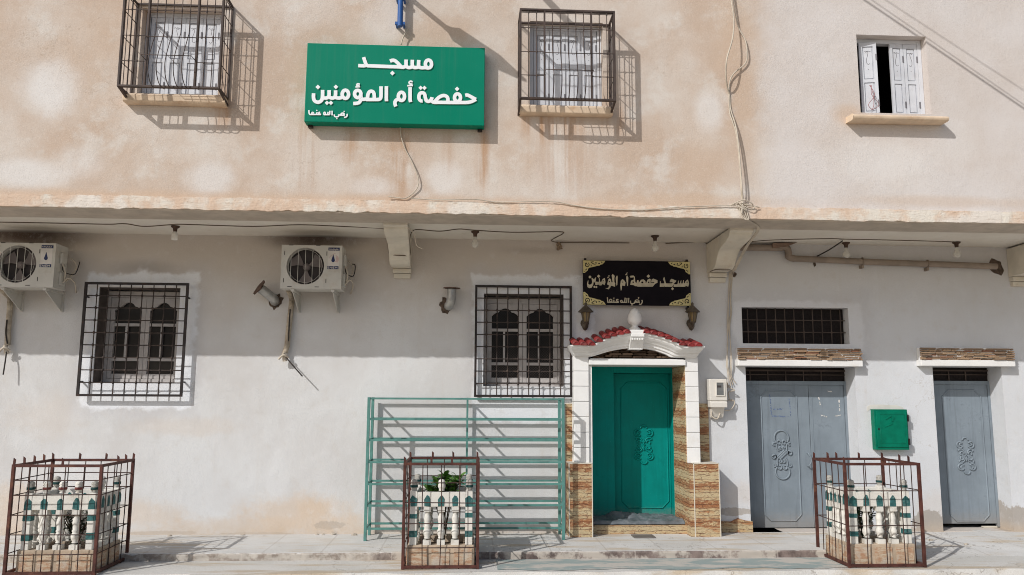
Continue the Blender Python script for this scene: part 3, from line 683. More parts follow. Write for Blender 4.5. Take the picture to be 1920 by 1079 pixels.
def grey_door(h, px_split, y):
    x0, x1, z0, z1 = h[0], h[1], h[2]+0.012, h[3]
    zt = z1-0.175
    r = sub_empty('door', bld, ((x0+x1)/2, y, 0))
    m = MB(); m.box(x0, x0+0.035, y-0.012, y+0.04, z0, zt); m.box(x1-0.03, x1, y-0.012, y+0.04, z0, zt); m.box(x0+0.035, x1-0.03, y-0.012, y+0.04, zt-0.05, zt)
    m.build('door_frame', M_grey, r, bevel=0.003)
    MB().box(x0, x1, y+0.02, y+0.03, zt, z1).build('fanlight', M_duskred, r)
    m = MB(); k = 6 if px_split else 4
    for i in range(1, k): m.box(x0+(x1-x0)*i/k-0.35*(x1-x0)/k-0.006, x0+(x1-x0)*i/k-0.35*(x1-x0)/k+0.006, y+0.0, y+0.014, zt, z1-0.05)
    m.box(x0, x1, y+0.002, y+0.012, zt+0.075, zt+0.087); m.box(x0, x1, y-0.004, y+0.016, z1-0.05, z1-0.03)
    m.build('fanlight_bar', M_ventbar, r)
    return r, x0+0.037, x1-0.032, z0, zt-0.052
YD = 0.27
r, a, b, c, d = grey_door(DD, True, YD)
xs_ = U(1521, 850, YD)[0]
lf = MB().box(a, xs_-0.003, YD, YD+0.035, c, d); lf.build('door_leaf', M_grey, r, bevel=0.002)
xo0, zo1 = U(1426, 733, YD); xo1, zo0 = U(1506, 977, YD)
m = MB(); relief(m, octa(xo0, xo1-0.02, zo0, zo1, 0.075), YD, 0.0105); p = U(1466, 853, YD); knot_scroll(m, p[0], p[1], 0.345, YD-0.005, 0.0115); m.build('relief_ornament', M_grey, r)
lf = MB().box(xs_+0.003, b, YD+0.002, YD+0.037, c, d); lf.build('door_leaf', M_grey, r, bevel=0.002)
m = MB(); m.box(xs_+0.035, xs_+0.045, YD-0.002, YD+0.002, c, d); m.build('leaf_rib', M_grey, r)
p = P3(1514, 862, YD); m = MB(); m.tube(smooth_path([(p[0], YD, p[2]+0.08), (p[0]-0.005, YD-0.05, p[2]+0.075), (p[0]+0.03, YD-0.055, p[2]+0.0), (p[0], YD-0.05, p[2]-0.075), (p[0], YD, p[2]-0.08)], 4), 0.008, 6); m.build('handle', M_grey, r)
M_tape = simple('torn pale tape', (0.62, 0.60, 0.57), 0.7); M_tape2 = simple('blue poster residue', (0.135, 0.18, 0.28), 0.7, var=0.3, scale=30)
rr = random.Random(2); m = MB(); m2_ = MB()
def torn(mm, px0, py0, px1, py1, wd, y):
    a = U(px0, py0, y); b = U(px1, py1, y); k = 9; L = []; R_ = []
    for i in range(k+1):
        t = i/k; x = a[0]+(b[0]-a[0])*t; z = a[1]+(b[1]-a[1])*t; dx, dz = b[1]-a[1], -(b[0]-a[0]); q = math.hypot(dx, dz)
        L.append((x+dx/q*wd*rr.uniform(.0, .6), y-0.0015, z+dz/q*wd*rr.uniform(.0, .6))); R_.append((x-dx/q*wd*rr.uniform(0, .6), y-0.0015, z-dz/q*wd*rr.uniform(0, .6)))
    mm.add(L+R_, [(i, i+1, k+2+i, k+1+i) for i in range(k) if rr.random() < 0.8])
for q in ((1535, 745, 1538, 760), (1573, 750, 1574, 774), (1538, 779, 1551, 782), (1565, 781, 1576, 779), (1552, 734, 1560, 735)): torn(m, *q, 0.02, YD+0.0)
for q in ((1443, 740, 1445, 758), (1445, 760, 1447, 778), (1480, 748, 1481, 764), (1482, 766, 1482, 782), (1447, 780, 1480, 782), (1447, 768, 1470, 767)): torn(m2_, *q, 0.022, YD-0.0)
m.build('tape_residue', M_tape, r); m2_.build('poster_residue', M_tape2, r)
r, a, b, c, d = grey_door(SD, False, YD)
c += 0.04
MB().box(a, b, YD, YD+0.035, c, d).build('door_leaf', M_grey, r, bevel=0.002)
xo0, zo1 = U(1766, 732, YD); xo1, zo0 = U(1852, 978, YD); xo1b = U(1842, 744, YD)[0]
m = MB(); relief(m, octa(xo0, (xo1+xo1b)/2, zo0, zo1, 0.08), YD, 0.0105); p = U(1811, 855, YD); scroll_flower(m, p[0], p[1], 0.235, YD-0.005, 0.011); m.build('relief_ornament', M_grey, r)
MB().box(b-0.2, b-0.02, YD-0.03, YD+0.02, 0.005, 0.02).build('threshold', M_trimold, r)

# ---- green door of the portal
YG = 0.56
r = sub_empty('door', bld, (2.05, YG, 0.1))
zs0 = 0.115; zt = DOOR[3]
xl0 = DOOR[0]; YGF = YG-0.14; xl1 = U(1152, 830, YGF)[0]; xr = 2.74; xfr = U(1262, 830, YGF)[0]
zfr = U(1200, 700, YGF)[1]
m = MB(); m.box(xl0-0.05, xl1, YGF, YG+0.05, zs0, zt+0.05); m.box(xl1, xr+0.2, YGF, YG+0.05, zfr, zt+0.05); m.box(xfr, xr+0.2, YGF+0.002, YG+0.05, zs0, zfr); m.build('door_frame', M_green, r, bevel=0.004)
MB().box(xl1+0.003, xfr-0.003, YG, YG+0.04, zs0+0.003, zfr-0.003).build('door_leaf', M_green, r, bevel=0.003)
xo0, zo0 = U(1167, 953, YG); xo1, zo1 = U(1249, 718, YG)
m = MB(); relief(m, octa(xo0, xo1, zo0, zo1, 0.085), YG, 0.0105); p = U(1207, 834, YG); scroll_flower(m, p[0], p[1], 0.25, YG-0.005, 0.011)
for i in range(4):
    q = U(1236+i*8, 966+i*0.4, YG); m.lathe([(0.009, 0), (0.007, 0.006), (0.002, 0.008)], (q[0], YG, q[1]), 8, True, 'y')
m.build('relief_ornament', M_green, r)

# ---- white portal round it
ps = sub_empty('door_surround', bld, (2.06, 0, 0)); YC, YP = -0.20, -0.31
def col_x(pxa, pxb, py): return U(pxa, py, YC)[0], U(pxb, py, YC)[0]
cl = col_x(1076, 1104.5, 760); cr = col_x(1287, 1311, 760)
zc_top = U(1090, 668, YC)[1]; zc_bot = U(1090, 869, YC)[1]
for (x0, x1) in (cl, cr):
    for k in range(7):
        z0 = zc_bot+(zc_top-zc_bot)*k/7; z1 = zc_bot+(zc_top-zc_bot)*(k+1)/7
        MB().box(x0, x1, YC, 0.0, z0+0.002, z1-0.002).build('quoin_block', M_trim, ps, bevel=0.006)
# jamb linings: white on the left, printed tile on the right
zbt = U(1200, 686, YC)[1]
MB().box(cl[1], cl[1]+0.042, YC+0.03, YGF-0.002, 0.0, zbt).build('jamb_lining', M_trim, ps)
jm = MB(); jx = cr[0]-0.008
jm.box(jx, cr[0]+0.0, YC+0.035, YG+0.02, 0.0, zbt+0.02); jm.build('jamb_lining', M_tile, ps)
# tiled pedestals and flanking tile strips
def pedestal(px0, px1, ptop, name='pedestal'):
    x0 = U(px0, 940, YP)[0]; x1 = U(px1, 940, YP)[0]; zt_ = U(px0, ptop, YP)[1]
    MB().box(x0, x1, YP, 0.0, 0.0, zt_).build(name, M_tile, ps)
    m = MB(); m.box(x0-0.003, x0+0.007, YP-0.003, YP+0.006, 0, zt_+0.004); m.box(x1-0.007, x1+0.003, YP-0.003, YP+0.006, 0, zt_+0.004); m.box(x0-0.003, x1+0.003, YP-0.003, 0, zt_, zt_+0.006); m.build('edge_trim', M_trimold, ps)
    return x0, x1, zt_
pl = pedestal(1067, 1111, 870); pr_ = pedestal(1302, 1350, 870)
MB().box(jx-0.004, pr_[0], YP+0.002, YG+0.02, 0.0, pr_[2]-0.003).build('pedestal', M_tile, ps)
a = U(1060, 757, 0); b = U(1076, 868, 0); MB().box(a[0], cl[0]+0.05, -0.02, 0.0, pl[2]+0.003, a[1]).build('tile_strip', M_tile, ps)
a = U(1309, 757, 0); b = U(1330, 868, 0); MB().box(cr[1]-0.02, b[0], -0.02, 0.0, pr_[2]+0.003, a[1]).build('tile_strip', M_tile, ps)
a = U(1352, 975, 0); b = U(1411, 1000, 0); m = MB(); xs_ = pr_[1]+0.004
P = [(xs_, 0), (b[0], 0), (b[0], a[1]-0.02), (b[0]-0.1, a[1]-0.005), (b[0]-0.18, a[1]+0.02), (b[0]-0.27, a[1]-0.02), (xs_+0.05, a[1]-0.015), (xs_, a[1]+0.02)]
m.plate(P, -0.022, 0.0); m.build('tile_plinth', M_tile, ps)
a = U(1112, 986, -0.1); MB().box(pl[1]-0.05, jx, -0.10, YG+0.06, 0.0, a[1]).build('door_step', M_tile, ps); ZSTEP = a[1]
# beam over the door
zb0 = U(1200, 685, YC)[1]; zb1 = U(1200, 675, YC)[1]
m = MB(); m.box(cl[1]+0.001, cr[0]-0.001, YC-0.025, YGF-0.003, zb0, zb1); m.box(cl[1]+0.02, cr[0]-0.02, YC-0.01, -0.01, zb1, zb1+0.012); m.build('door_beam', M_trim, ps, bevel=0.006)
# segmental pediment: nested mouldings between the outer and the inner curve
YA = -0.28
top_px = [(1067, 648), (1087, 648.5), (1107, 649), (1122, 641.5), (1138, 634.8), (1157, 629.5), (1177, 626), (1193, 625), (1211, 626.5), (1228, 630), (1244.5, 635), (1263, 642.5), (1281, 650.5), (1300, 650.5), (1318, 650.5)]
bot_px = [(1078, 668), (1095, 668), (1110, 668.5), (1125, 664.5), (1143, 659), (1160, 655.5), (1177, 653), (1192, 652.3), (1210, 653.5), (1229, 657), (1243, 661.5), (1252, 665), (1263, 670), (1290, 670.5), (1308, 670.5)]
def lerp_px(t): return [(a[0]+(b[0]-a[0])*t, a[1]+(b[1]-a[1])*t) for a, b in zip(top_px, bot_px)]
def curve_xz(t): return [U(p[0], p[1], YA) for p in smooth_path2(lerp_px(t))]
def smooth_path2(p): return [(v.x, v.y) for v in smooth_path([Vector((q[0], q[1], 0)) for q in p], 4)]
m = MB()
secs = [(0.0, -0.02), (0.0, -0.375), (0.13, -0.375), (0.15, -0.355), (0.30, -0.345), (0.42, -0.325), (0.55, -0.295), (0.62, -0.285), (0.64, -0.262), (0.84, -0.255), (0.86, -0.235), (1.0, -0.23), (1.0, -0.02)]
rows = []
for t, yy in secs:
    c_ = curve_xz(t); rows.append([(p[0], yy, p[1]) for p in c_])
n = len(rows[0]); vs = [v for rr_ in rows for v in rr_]; k = len(rows)
m.add(vs, [(i*n+j, i*n+j+1, ((i+1) % k)*n+j+1, ((i+1) % k)*n+j) for i in range(k) for j in range(n-1)])
m.add([rr_[0] for rr_ in rows], [tuple(range(k))]); m.add([rr_[-1] for rr_ in rows], [tuple(range(k))])
m.build('pediment', M_trim, ps)
# tympanum stones behind
zt0 = zb1; zt1 = U(1192, 650, YC)[1]
m = MB(); m.box(U(1112, 660, YC)[0], U(1272, 660, YC)[0], -0.05, -0.02, zt0-0.01, zt1+0.02)
stones(m, U(1112, 660, YC)[0], U(1272, 660, YC)[0], zt0-0.005, zt1+0.02, -0.09, 6, random.Random(4), 2.2); m.build('tympanum_stone', M_dkledger, ps)
# red barrel tiles along the top
cv = curve_xz(0.0)
def cz_at(x):
    for i in range(len(cv)-1):
        if cv[i][0] <= x <= cv[i+1][0]: t = (x-cv[i][0])/(cv[i+1][0]-cv[i][0]); return cv[i][1]+(cv[i+1][1]-cv[i][1])*t
    return cv[0][1]
proto_tile = None
def roof_tile(x, z):
    m = MB(); R_ = 0.046; segs = 10; f = []; bck = []; fi = []; bi = []
    for k in range(segs+1):
        a = math.pi*k/segs
        f.append((x+math.cos(a)*R_, -0.40, z+math.sin(a)*R_-0.004)); bck.append((x+math.cos(a)*R_*0.85, -0.0, z+0.085+math.sin(a)*R_*0.85))
        fi.append((x+math.cos(a)*R_*0.8, -0.40, z+math.sin(a)*R_*0.8-0.004)); bi.append((x+math.cos(a)*R_*0.66, -0.38, z+math.sin(a)*R_*0.66-0.004))
    n = segs+1; vs = f+bck+fi+bi
    m.add(vs, [(i, i+1, n+i+1, n+i) for i in range(segs)]+[(2*n+i, 2*n+i+1, i+1, i) for i in range(segs)], True)
    m.add([(x, -0.395, z-0.006)]+[(p[0], -0.395, p[2]) for p in fi], [(0, i+1, i+2) for i in range(segs)])
    m.build('roof_tile', M_red, ps)
xsL = [U(p, 645, -0.36)[0] for p in (1080, 1094, 1109, 1123, 1137.5, 1149.5, 1163, 1175.5)]
xsR = [U(p, 645, -0.36)[0] for p in (1212, 1225.5, 1239, 1253, 1265.5, 1279, 1295, 1309)]
for xx in xsL+xsR: roof_tile(xx, cz_at(xx)+0.002)
# keystone and pine-cone finial
a = U(1192, 627, YA)
m = MB(); kx = a[0]; kz1 = U(1192, 627.5, YA)[1]; kz0 = U(1192, 656, YA)[1]
m.profx([(-0.02, kz1), (-0.40, kz1), (-0.40, kz1-0.035), (-0.385, kz1-0.045), (-0.375, kz1-0.07), (-0.33, kz1-0.12), (-0.29, kz0+0.02), (-0.285, kz0), (-0.02, kz0)], kx-0.082, kx+0.082)
for k in range(5): m.box(kx-0.06+k*0.03-0.007, kx-0.06+k*0.03+0.007, -0.387, -0.365, kz1-0.075, kz1-0.048)
m.build('keystone', M_trim, ps, bevel=0.004)
z0 = U(1192, 627, -0.25)[1]; z1 = U(1192, 577, -0.25)[1]; H = z1-z0
m = MB(); m.box(kx-0.095, kx+0.095, -0.395, -0.06, kz1, kz1+0.035); m.box(kx-0.085, kx+0.085, -0.38, -0.08, kz1+0.035, kz1+0.05)
m.lathe([(0.072, kz1+0.05), (0.075, kz1+0.07), (0.052, kz1+0.09), (0.036, kz1+0.105), (0.05, kz1+0.125), (0.078, kz1+0.14), (0.086, kz1+0.165), (0.088, kz1+0.20), (0.079, kz1+0.245), (0.058, kz1+0.29), (0.032, kz1+0.318), (0.004, kz1+0.332)], (kx, -0.23, 0), 24)
o = m.build('finial', M_trim, ps)

# ---- upper storey shutters
def shutter_leaf(r, x0, x1, z0, z1, y, ang=0.0, hinge='l', mark=1):
    """one narrow panelled leaf; ang turns it about its hinge edge"""
    W = x1-x0; m = MB(); mk = MB(); s = W*0.2; th = 0.03
    m.box(0, s, -th, 0, z0, z1); m.box(W-s, W, -th, 0, z0, z1)
    H = z1-z0; zm = z0+H*0.47
    for a, b in ((z0, z0+H*0.05), (zm-H*0.022, zm+H*0.022), (z1-H*0.055, z1)): m.box(s, W-s, -th+0.001, -0.001, a, b)
    m.box(s, W-s, -0.012, -0.004, z0, z1)
    for a, b in ((z0+H*0.065, zm-H*0.035), (zm+H*0.035, z1-H*0.07)): m.box(s+0.012, W-s-0.012, -0.024, -0.012, a, b)
    cx = W/2; yk = -0.0245
    zq = zm+(z1-zm)*0.56
    S = [(cx-0.022*mark, zq+0.085), (cx-0.008*mark, zq+0.098), (cx+0.004*mark, zq+0.085), (cx-0.002*mark, zq+0.05), (cx-0.016*mark, zq), (cx-0.014*mark, zq-0.045), (cx+0.002*mark, zq-0.062), (cx+0.020*mark, zq-0.05)]
    mk.stroke([(v.x, v.y) for v in smooth_path([Vector((p[0], p[1], 0)) for p in S], 3)], 0.0055, yk, yk+0.003)
    zt = z1-H*0.125; T = [(cx-0.035, zt), (cx-0.022, zt+0.009), (cx-0.008, zt), (cx+0.006, zt+0.009), (cx+0.02, zt), (cx+0.034, zt+0.004)]
    mk.stroke(T, 0.0065, yk, yk+0.003); mk.stroke([(cx-0.004, zq-0.125), (cx+0.004, zq-0.125)], 0.008, yk, yk+0.003)
    for zz in (z0+H*0.17, z1-H*0.2):
        e = W-0.006; mk.box(e-0.008, e+0.008, -th-0.006, -th+0.002, zz-0.045, zz+0.03)
    ca, sa = math.cos(ang), math.sin(ang)
    def place(mm):
        out = []
        for vx, vy, vz in mm.v:
            u = vx if hinge == 'l' else vx-W
            X = (x0 if hinge == 'l' else x1)+u*ca-vy*sa*(1 if hinge == 'l' else -1)*1.0
            Yy = y+vy*ca+u*sa*(1 if hinge == 'l' else 1)
            out.append((X, Yy, vz))
        mm.v = out; return mm
    place(m).build('shutter_leaf', M_shut, r); place(mk).build('painted_mark', M_mark, r)
def shutter_window(h, n=4, special=False):
    x0, x1, z0, z1 = h[:4]; y = YU+0.13
    r = sub_empty('window', bld, ((x0+x1)/2, y, z0))
    m = MB(); t = 0.05
    m.box(x0+0.002, x0+t, y-0.02, y+0.06, z0, z1-0.002); m.box(x1-t, x1-0.002, y-0.02, y+0.06, z0, z1-0.002); m.box(x0+t, x1-t, y-0.02, y+0.06, z1-t, z1-0.002)
    m.build('shutter_frame', M_shut, r, bevel=0.004)
    a, b = x0+t+0.003, x1-t-0.003; c, d = z0+0.006, z1-t-0.003
    if not special:
        w_ = (b-a)/n
        for i in range(n): shutter_leaf(r, a+w_*i+0.002, a+w_*(i+1)-0.002, c, d, y+0.02, 0, 'l', 1 if i % 2 == 0 else -1)
    else:
        w_ = (b-a)/4
        xg = U(1645, 140, y)[0]
        shutter_leaf(r, a+0.03, a+0.03+w_*1.06, c, d, y+0.006, -0.2, 'l', 1)
        x3 = U(1669, 140, y)[0]; w2 = (b-x3)/2
        shutter_leaf(r, x3, x3+w2-0.002, c, d, y+0.012, 0.06, 'r', 1); shutter_leaf(r, x3+w2+0.002, b, c, d, y+0.012, 0, 'l', -1)
        m = MB()
        for k in range(3):
            q = U(1631+k*2, 158, YU); e = [(q[0]+0.01, YU+0.03, q[1]), (q[0]+0.06-0.03*k, YU+0.02, q[1]-0.12), (q[0]-0.02+0.05*k, YU+0.02, q[1]-0.24), (q[0]+0.03-0.02*k, YU+0.03, q[1]-0.30)]
            m.tube(smooth_path(e, 5), 0.0035, 4)
        m.build('tie_cord', simple('reddish cord', (0.32, 0.16, 0.17), 0.8), r)
    return r
shutter_window(S1); shutter_window(S2); shutter_window(S3, special=True)
def sill(x0, x1, z0, z1, d):
    m = MB(); m.profx([(YU-0.001, z1+0.006), (YU-d+0.02, z1), (YU-d, z1-0.02), (YU-d+0.01, z0+0.01), (YU-d+0.035, z0), (YU-0.001, z0)], x0, x1)
    m.build('window_sill', M_sill, bld, bevel=0.008)
q0 = U(1596, 224, YU-0.12); q1 = U(1776, 227, YU-0.12); sill(q0[0], q1[0], q0[1]-0.008, q0[1]+0.05, 0.17)
q0 = U(230, 178, YU-0.12); q1 = U(421, 186, YU-0.12); sill(q0[0], q1[0], (q0[1]+q1[1])/2-0.06, (q0[1]+q1[1])/2+0.035, 0.13)
q0 = U(976, 204, YU-0.1); q1 = U(1150, 207, YU-0.1); sill(q0[0], q1[0], (q0[1]+q1[1])/2-0.05, (q0[1]+q1[1])/2+0.05, 0.11)

# ---- projecting barred window cages of the upper floor
M_cageiron = simple('dark weathered iron', (0.062, 0.044, 0.038), 0.65, 0.1, var=0.3, dirt=(0.11, 0.06, 0.04), dirt_amt=0.5, dscale=7)
def cage_grille(x0, x1, z0, z1):
    yf, yb = YU-0.33, YU-0.005
    r = sub_empty('window_grille', bld, ((x0+x1)/2, yf, z0))
    f = MB(); t = 0.0095; W = x1-x0
    xi0, xi1 = x0+W*0.255, x0+W*0.755
    for xx in (x0, x1):
        f.box(xx-t, xx+t, yf-t, yf+0.035, z0-t, z1+t); f.box(xx-t, xx+t, yb-2*t, yb, z0-t, z1+t)
        for zz in (z0, z1): f.box(xx-t, xx+t, yf+0.036, yb-2*t-0.001, zz-t, zz+t)
    for xx in (xi0, xi1): f.box(xx-t*.9, xx+t*.9, yf-t*.9, yf+0.033, z0+t, z1-t)
    for zz in (z0, z1): f.box(x0+t, x1-t, yf-t, yf+0.034, zz-t, zz+t); f.box(x0+t, x1-t, yb-2*t, yb, zz-t, zz+t)
    for xx, sx in ((x0, -1), (x1, 1)): f.bar((xx, yf, z0), (xx+sx*0.0, YU, z0-0.07), 0.022)
    f.build('grille_frame', M_cageiron, r)
    b = MB(); rr_ = 0.0048; H = z1-z0
    hz = [z0+H*k for k in (0.255, 0.52, 0.79, 0.965)]
    side = [x0+W*0.085, x0+W*0.17, x0+W*0.84, x0+W*0.92]
    for xx in side: b.tube([(xx, yf, z0), (xx, yf, z1)], rr_, 6, cap=False)
    for zz in hz:
        b.tube([(x0, yf-0.004, zz), (xi0, yf-0.004, zz)], rr_, 6, cap=False); b.tube([(xi1, yf-0.004, zz), (x1, yf-0.004, zz)], rr_, 6, cap=False)
        for xx in (x0, x1): b.tube([(xx, yf, zz), (xx, yb, zz)], rr_, 6, cap=False)
        for xx in side: b.lathe([(0.004, -0.016), (0.012, 0), (0.004, 0.016)], (xx, yf-0.003, zz), 6)
    for xx in (x0, x1):
        for k in (0.33, 0.66): b.tube([(xx, yf+(yb-yf)*k, z0), (xx, yf+(yb-yf)*k, z1)], rr_, 6, cap=False)
    # bellied middle bars
    prof = [(0, 1.0), (0, 0.60), (-0.02, 0.52), (-0.075, 0.40), (-0.13, 0.27), (-0.15, 0.17), (-0.125, 0.08), (-0.06, 0.02), (0, 0.0)]
    mid = [xi0+(xi1-xi0)*(i+1)/6 for i in range(5)]
    path = smooth_path([Vector((0, yf+p[0], z0+H*p[1])) for p in prof], 4)
    for xx in mid: b.tube([(xx, p.y, p.z) for p in path], rr_, 6)
    def yb_at(zz): return min(path, key=lambda p: abs(p.z-zz)).y
    for zz in (z0+H*0.965, z0+H*0.79): b.tube([(xi0, yf-0.004, zz), (xi1, yf-0.004, zz)], rr_, 6, cap=False)
    for zz in (z0+H*0.50, z0+H*0.27):
        yy = yb_at(zz)-0.004; b.tube([(xi0, yf, zz), (xi0+0.001, yy, zz), (xi1-0.001, yy, zz), (xi1, yf, zz)], rr_*0.9, 6, cap=False)
    for xx in mid: b.lathe([(0.004, -0.016), (0.012, 0), (0.004, 0.016)], (xx, yf-0.003, hz[2]), 6)
    b.build('bar', M_cageiron, r)
cage_grille(*G1); cage_grille(*G2)

# ------------------------------------------------------------------ the big green sign
def sign_paint():
    g = G('green sign panel'); st = g.noise(1, 4, 0.6, None, 16, 1, 0.8); c_ = g.mix(g.mr(g.noise(1.4, 3), .35, .65), (0.0, 0.188, 0.114), (0.004, 0.20, 0.124))
    c_ = g.mix(g.m2('MULTIPLY', g.mr(st, 0.5, 0.75), 0.22), c_, (0.05, 0.20, 0.14)); c_ = g.mix(g.m2('MULTIPLY', g.mr(g.noise(60, 3, .6), 0.66, 0.74), 0.25), c_, (0.12, 0.20, 0.15))
    return g.done(c_, 0.5, 0, 0.1)
M_sign = sign_paint()
M_letter = simple('white raised lettering', (0.80, 0.82, 0.84), 0.5, var=0.02)
YS = YU-0.155
sx0, sx1, sz0, sz1 = -1.796, 0.146, 4.568, 5.463
sg = thing('shop_sign', 'large green box sign with raised white Arabic lettering on the upper wall', 'sign', (-0.82, YU, sz0))
m = MB(); m.box(sx0, sx1, YS, YU-0.012, sz0, sz1); m.build('sign_box', M_sign, sg, bevel=0.006)
m = MB(); pass
for xx in (sx0+0.02, sx1-0.07): MB().box(xx, xx+0.05, YU-0.05, YU, sz0-0.025, sz0-0.001).build('mounting_bracket', M_iron, sg)
def T(pts, ox, oy, sc, y): return [U(ox+p[0]/sc, oy+p[1]/sc, y) for p in pts]
def sm2(pts, k=4): return [(v.x, v.y) for v in smooth_path([Vector((p[0], p[1], 0)) for p in pts], k)]
def ell(cx, cy, rx, ry, n=20): return [(cx+rx*math.cos(2*math.pi*i/n), cy+ry*math.sin(2*math.pi*i/n)) for i in range(n)]+[(cx+rx, cy)]
def dia(cx, cy, r): return [(cx-r, cy), (cx, cy-r), (cx+r, cy), (cx, cy+r)]
def lettering(strokes, polys, ox, oy, sc, y, depth, wd, mat, parent, name='lettering'):
    m = MB(); k = 0
    for s in strokes:
        w_ = wd; sharp = False
        if isinstance(s, dict): w_ = s.get('w', wd); sharp = s.get('sharp', False); s = s['p']
        k += 1; m.stroke(T(s if sharp else sm2(s), ox, oy, sc, y), w_/sc*UPP, y-depth-0.0002*(k % 7), y)
    for pgn in polys: k += 1; m.plate(T(pgn, ox, oy, sc, y), y-depth-0.0002*(k % 7), y)
    return m.build(name, mat, parent)
UPP = abs(U(961, 150, YS)[0]-U(960, 150, YS)[0])
st = [{'p': ell(1620, 352, 66, 84), 'sharp': True}, [(1620, 440), (1545, 428), (1490, 432), (1440, 424), (1412, 385), (1415, 268)],
 [(1440, 424), (1400, 418), (1345, 428), (1300, 416), (1279, 375), (1280, 264)], [(1300, 416), (1265, 415), (1210, 428), (1165, 412), (1147, 370), (1148, 260)],
 [(1165, 412), (1130, 405), (1080, 421), (1030, 395), (965, 325), (910, 282), (860, 273), (808, 292)],
 {'p': [(1090, 422), (1000, 414), (600, 400), (340, 390)], 'sharp': True}, [(345, 392), (310, 372), (280, 305), (248, 208)], [(139, 386), (235, 390), (280, 385), (300, 355)]]
lettering(st, [dia(858, 545, 50)], 660, 90, 11.294, YS, 0.012, 74, M_letter, sg)
st = [[(207, 356), (205, 440), (225, 505), (290, 540), (345, 525), (385, 480), (396, 400), (398, 280)], [(392, 430), (430, 450), (485, 448), (525, 420), (536, 370), (536, 285)],
 [(525, 420), (560, 442), (610, 452), (655, 430), (671, 380), (672, 290)], [(655, 430), (690, 445), (745, 452), (800, 440)], {'p': ell(880, 372, 68, 88), 'sharp': True},
 {'p': ell(1141, 365, 67, 78), 'sharp': True}, [(1208, 390), (1206, 470), (1180, 535), (1125, 560), (1046, 566)], [(1185, 478), (1260, 478), (1330, 470)],
 [(1345, 480), (1356, 380), (1385, 322), (1425, 306), (1470, 325), (1490, 390), (1490, 470)], {'p': [(1320, 482), (1580, 482)], 'sharp': True}, [(1560, 482), (1610, 470), (1632, 420), (1634, 320), (1634, 205)],
 {'p': [(1748, 205), (1746, 470), (1750, 518)], 'sharp': True}, {'p': [(1183, 160), (1145, 150), (1118, 172), (1140, 192), (1180, 190)], 'w': 32}, {'p': [(1095, 216), (1190, 208)], 'w': 30, 'sharp': True}]
lettering(st, [dia(298, 218, 50), dia(678, 215, 48), dia(490, 553, 46), dia(574, 553, 46)], 570, 145, 11.294, YS, 0.012, 73, M_letter, sg)
st = [{'p': ell(258, 416, 66, 88), 'sharp': True}, [(250, 504), (200, 480), (150, 492), (120, 540), (125, 590), (140, 628)], {'p': [(441, 225), (441, 490), (452, 535)], 'sharp': True},
 {'p': [(492, 108), (450, 96), (420, 120), (440, 150), (490, 160)], 'w': 34}, {'p': [(383, 190), (502, 183)], 'w': 32, 'sharp': True},
 [(690, 520), (645, 490), (627, 430), (640, 370), (675, 342), (715, 342), (748, 370), (764, 440), (785, 505), (830, 522), (870, 505), (895, 470), (905, 435)],
 {'p': [(690, 490), (685, 548)], 'w': 40, 'sharp': True}, [(880, 490), (925, 535), (1000, 545)], {'p': [(940, 540), (1300, 545), (1640, 545)], 'sharp': True}, [(955, 535), (1040, 445), (1120, 402), (1185, 402), (1236, 445), (1242, 530)],
 {'p': ell(1444, 442, 64, 80), 'sharp': True}, [(1612, 392), (1655, 388), (1725, 422), (1832, 480)], [(1832, 480), (1735, 528), (1640, 545)]]
lettering(st, [dia(665, 235, 46), dia(745, 237, 46), dia(1435, 258, 48)], 730, 145, 11.294, YS, 0.012, 73, M_letter, sg)
st = [[(108, 708), (112, 770), (130, 796), (165, 792), (178, 755), (205, 765), (200, 790), (240, 798)], {'p': [(130, 798), (365, 798)], 'sharp': True}, [(272, 795), (280, 752)], [(360, 795), (325, 785), (312, 760), (345, 752)],
 {'p': ell(440, 778, 18, 26), 'sharp': True}, {'p': [(440, 802), (545, 802)], 'sharp': True}, [(505, 800), (512, 745)], [(545, 800), (552, 722)], {'p': [(598, 722), (598, 815)], 'sharp': True},
 [(645, 800), (650, 835), (695, 850), (735, 835), (738, 806), (765, 812), (800, 812)], {'p': ell(822, 792, 34, 22), 'sharp': True}, {'p': [(760, 815), (865, 815)], 'sharp': True}, [(914, 788), (918, 820), (895, 852), (852, 860)]]
lettering(st, [dia(275, 712, 16), dia(853, 733, 16), dia(700, 885, 16)], 570, 145, 11.294, YS, 0.012, 27, M_letter, sg)

# ------------------------------------------------------------------ the black name board over the portal
YK = -0.10
M_blk = simple('black gloss board', (0.007, 0.005, 0.007), 0.4, var=0.2, spec=0.08)
M_gold = simple('pale gold leaf', (0.56, 0.48, 0.23), 0.42, 0.15, var=0.12, scale=20)
M_ivory = simple('ivory lettering', (0.47, 0.42, 0.31), 0.55, var=0.15, scale=14)
a = R4((1093, 489), (1294, 490), (1093, 572.5), (1296, 574), YK)
kb = thing('name_board', 'black glossy board with gold corner scrolls and ivory Arabic lettering above the green door', 'sign', ((a[0]+a[1])/2, 0, a[2]))
MB().box(a[0], a[1], YK, YK+0.02, a[2], a[3]).build('board', M_blk, kb, bevel=0.002)
m = MB()
for xx in (a[0]+0.02, a[1]-0.05): m.box(xx, xx+0.03, YK+0.021, YK+0.035, a[2]-0.06, a[3]+0.03); m.box(xx+0.003, xx+0.027, YK+0.035, 0.0, a[3]-0.01, a[3]+0.02); m.box(xx+0.003, xx+0.027, YK+0.035, 0.0, a[2]-0.04, a[2]-0.01)
m.build('bracket', M_iron, kb)
UPP = abs(U(1201, 530, YK)[0]-U(1200, 530, YK)[0])
SC4 = 13.49
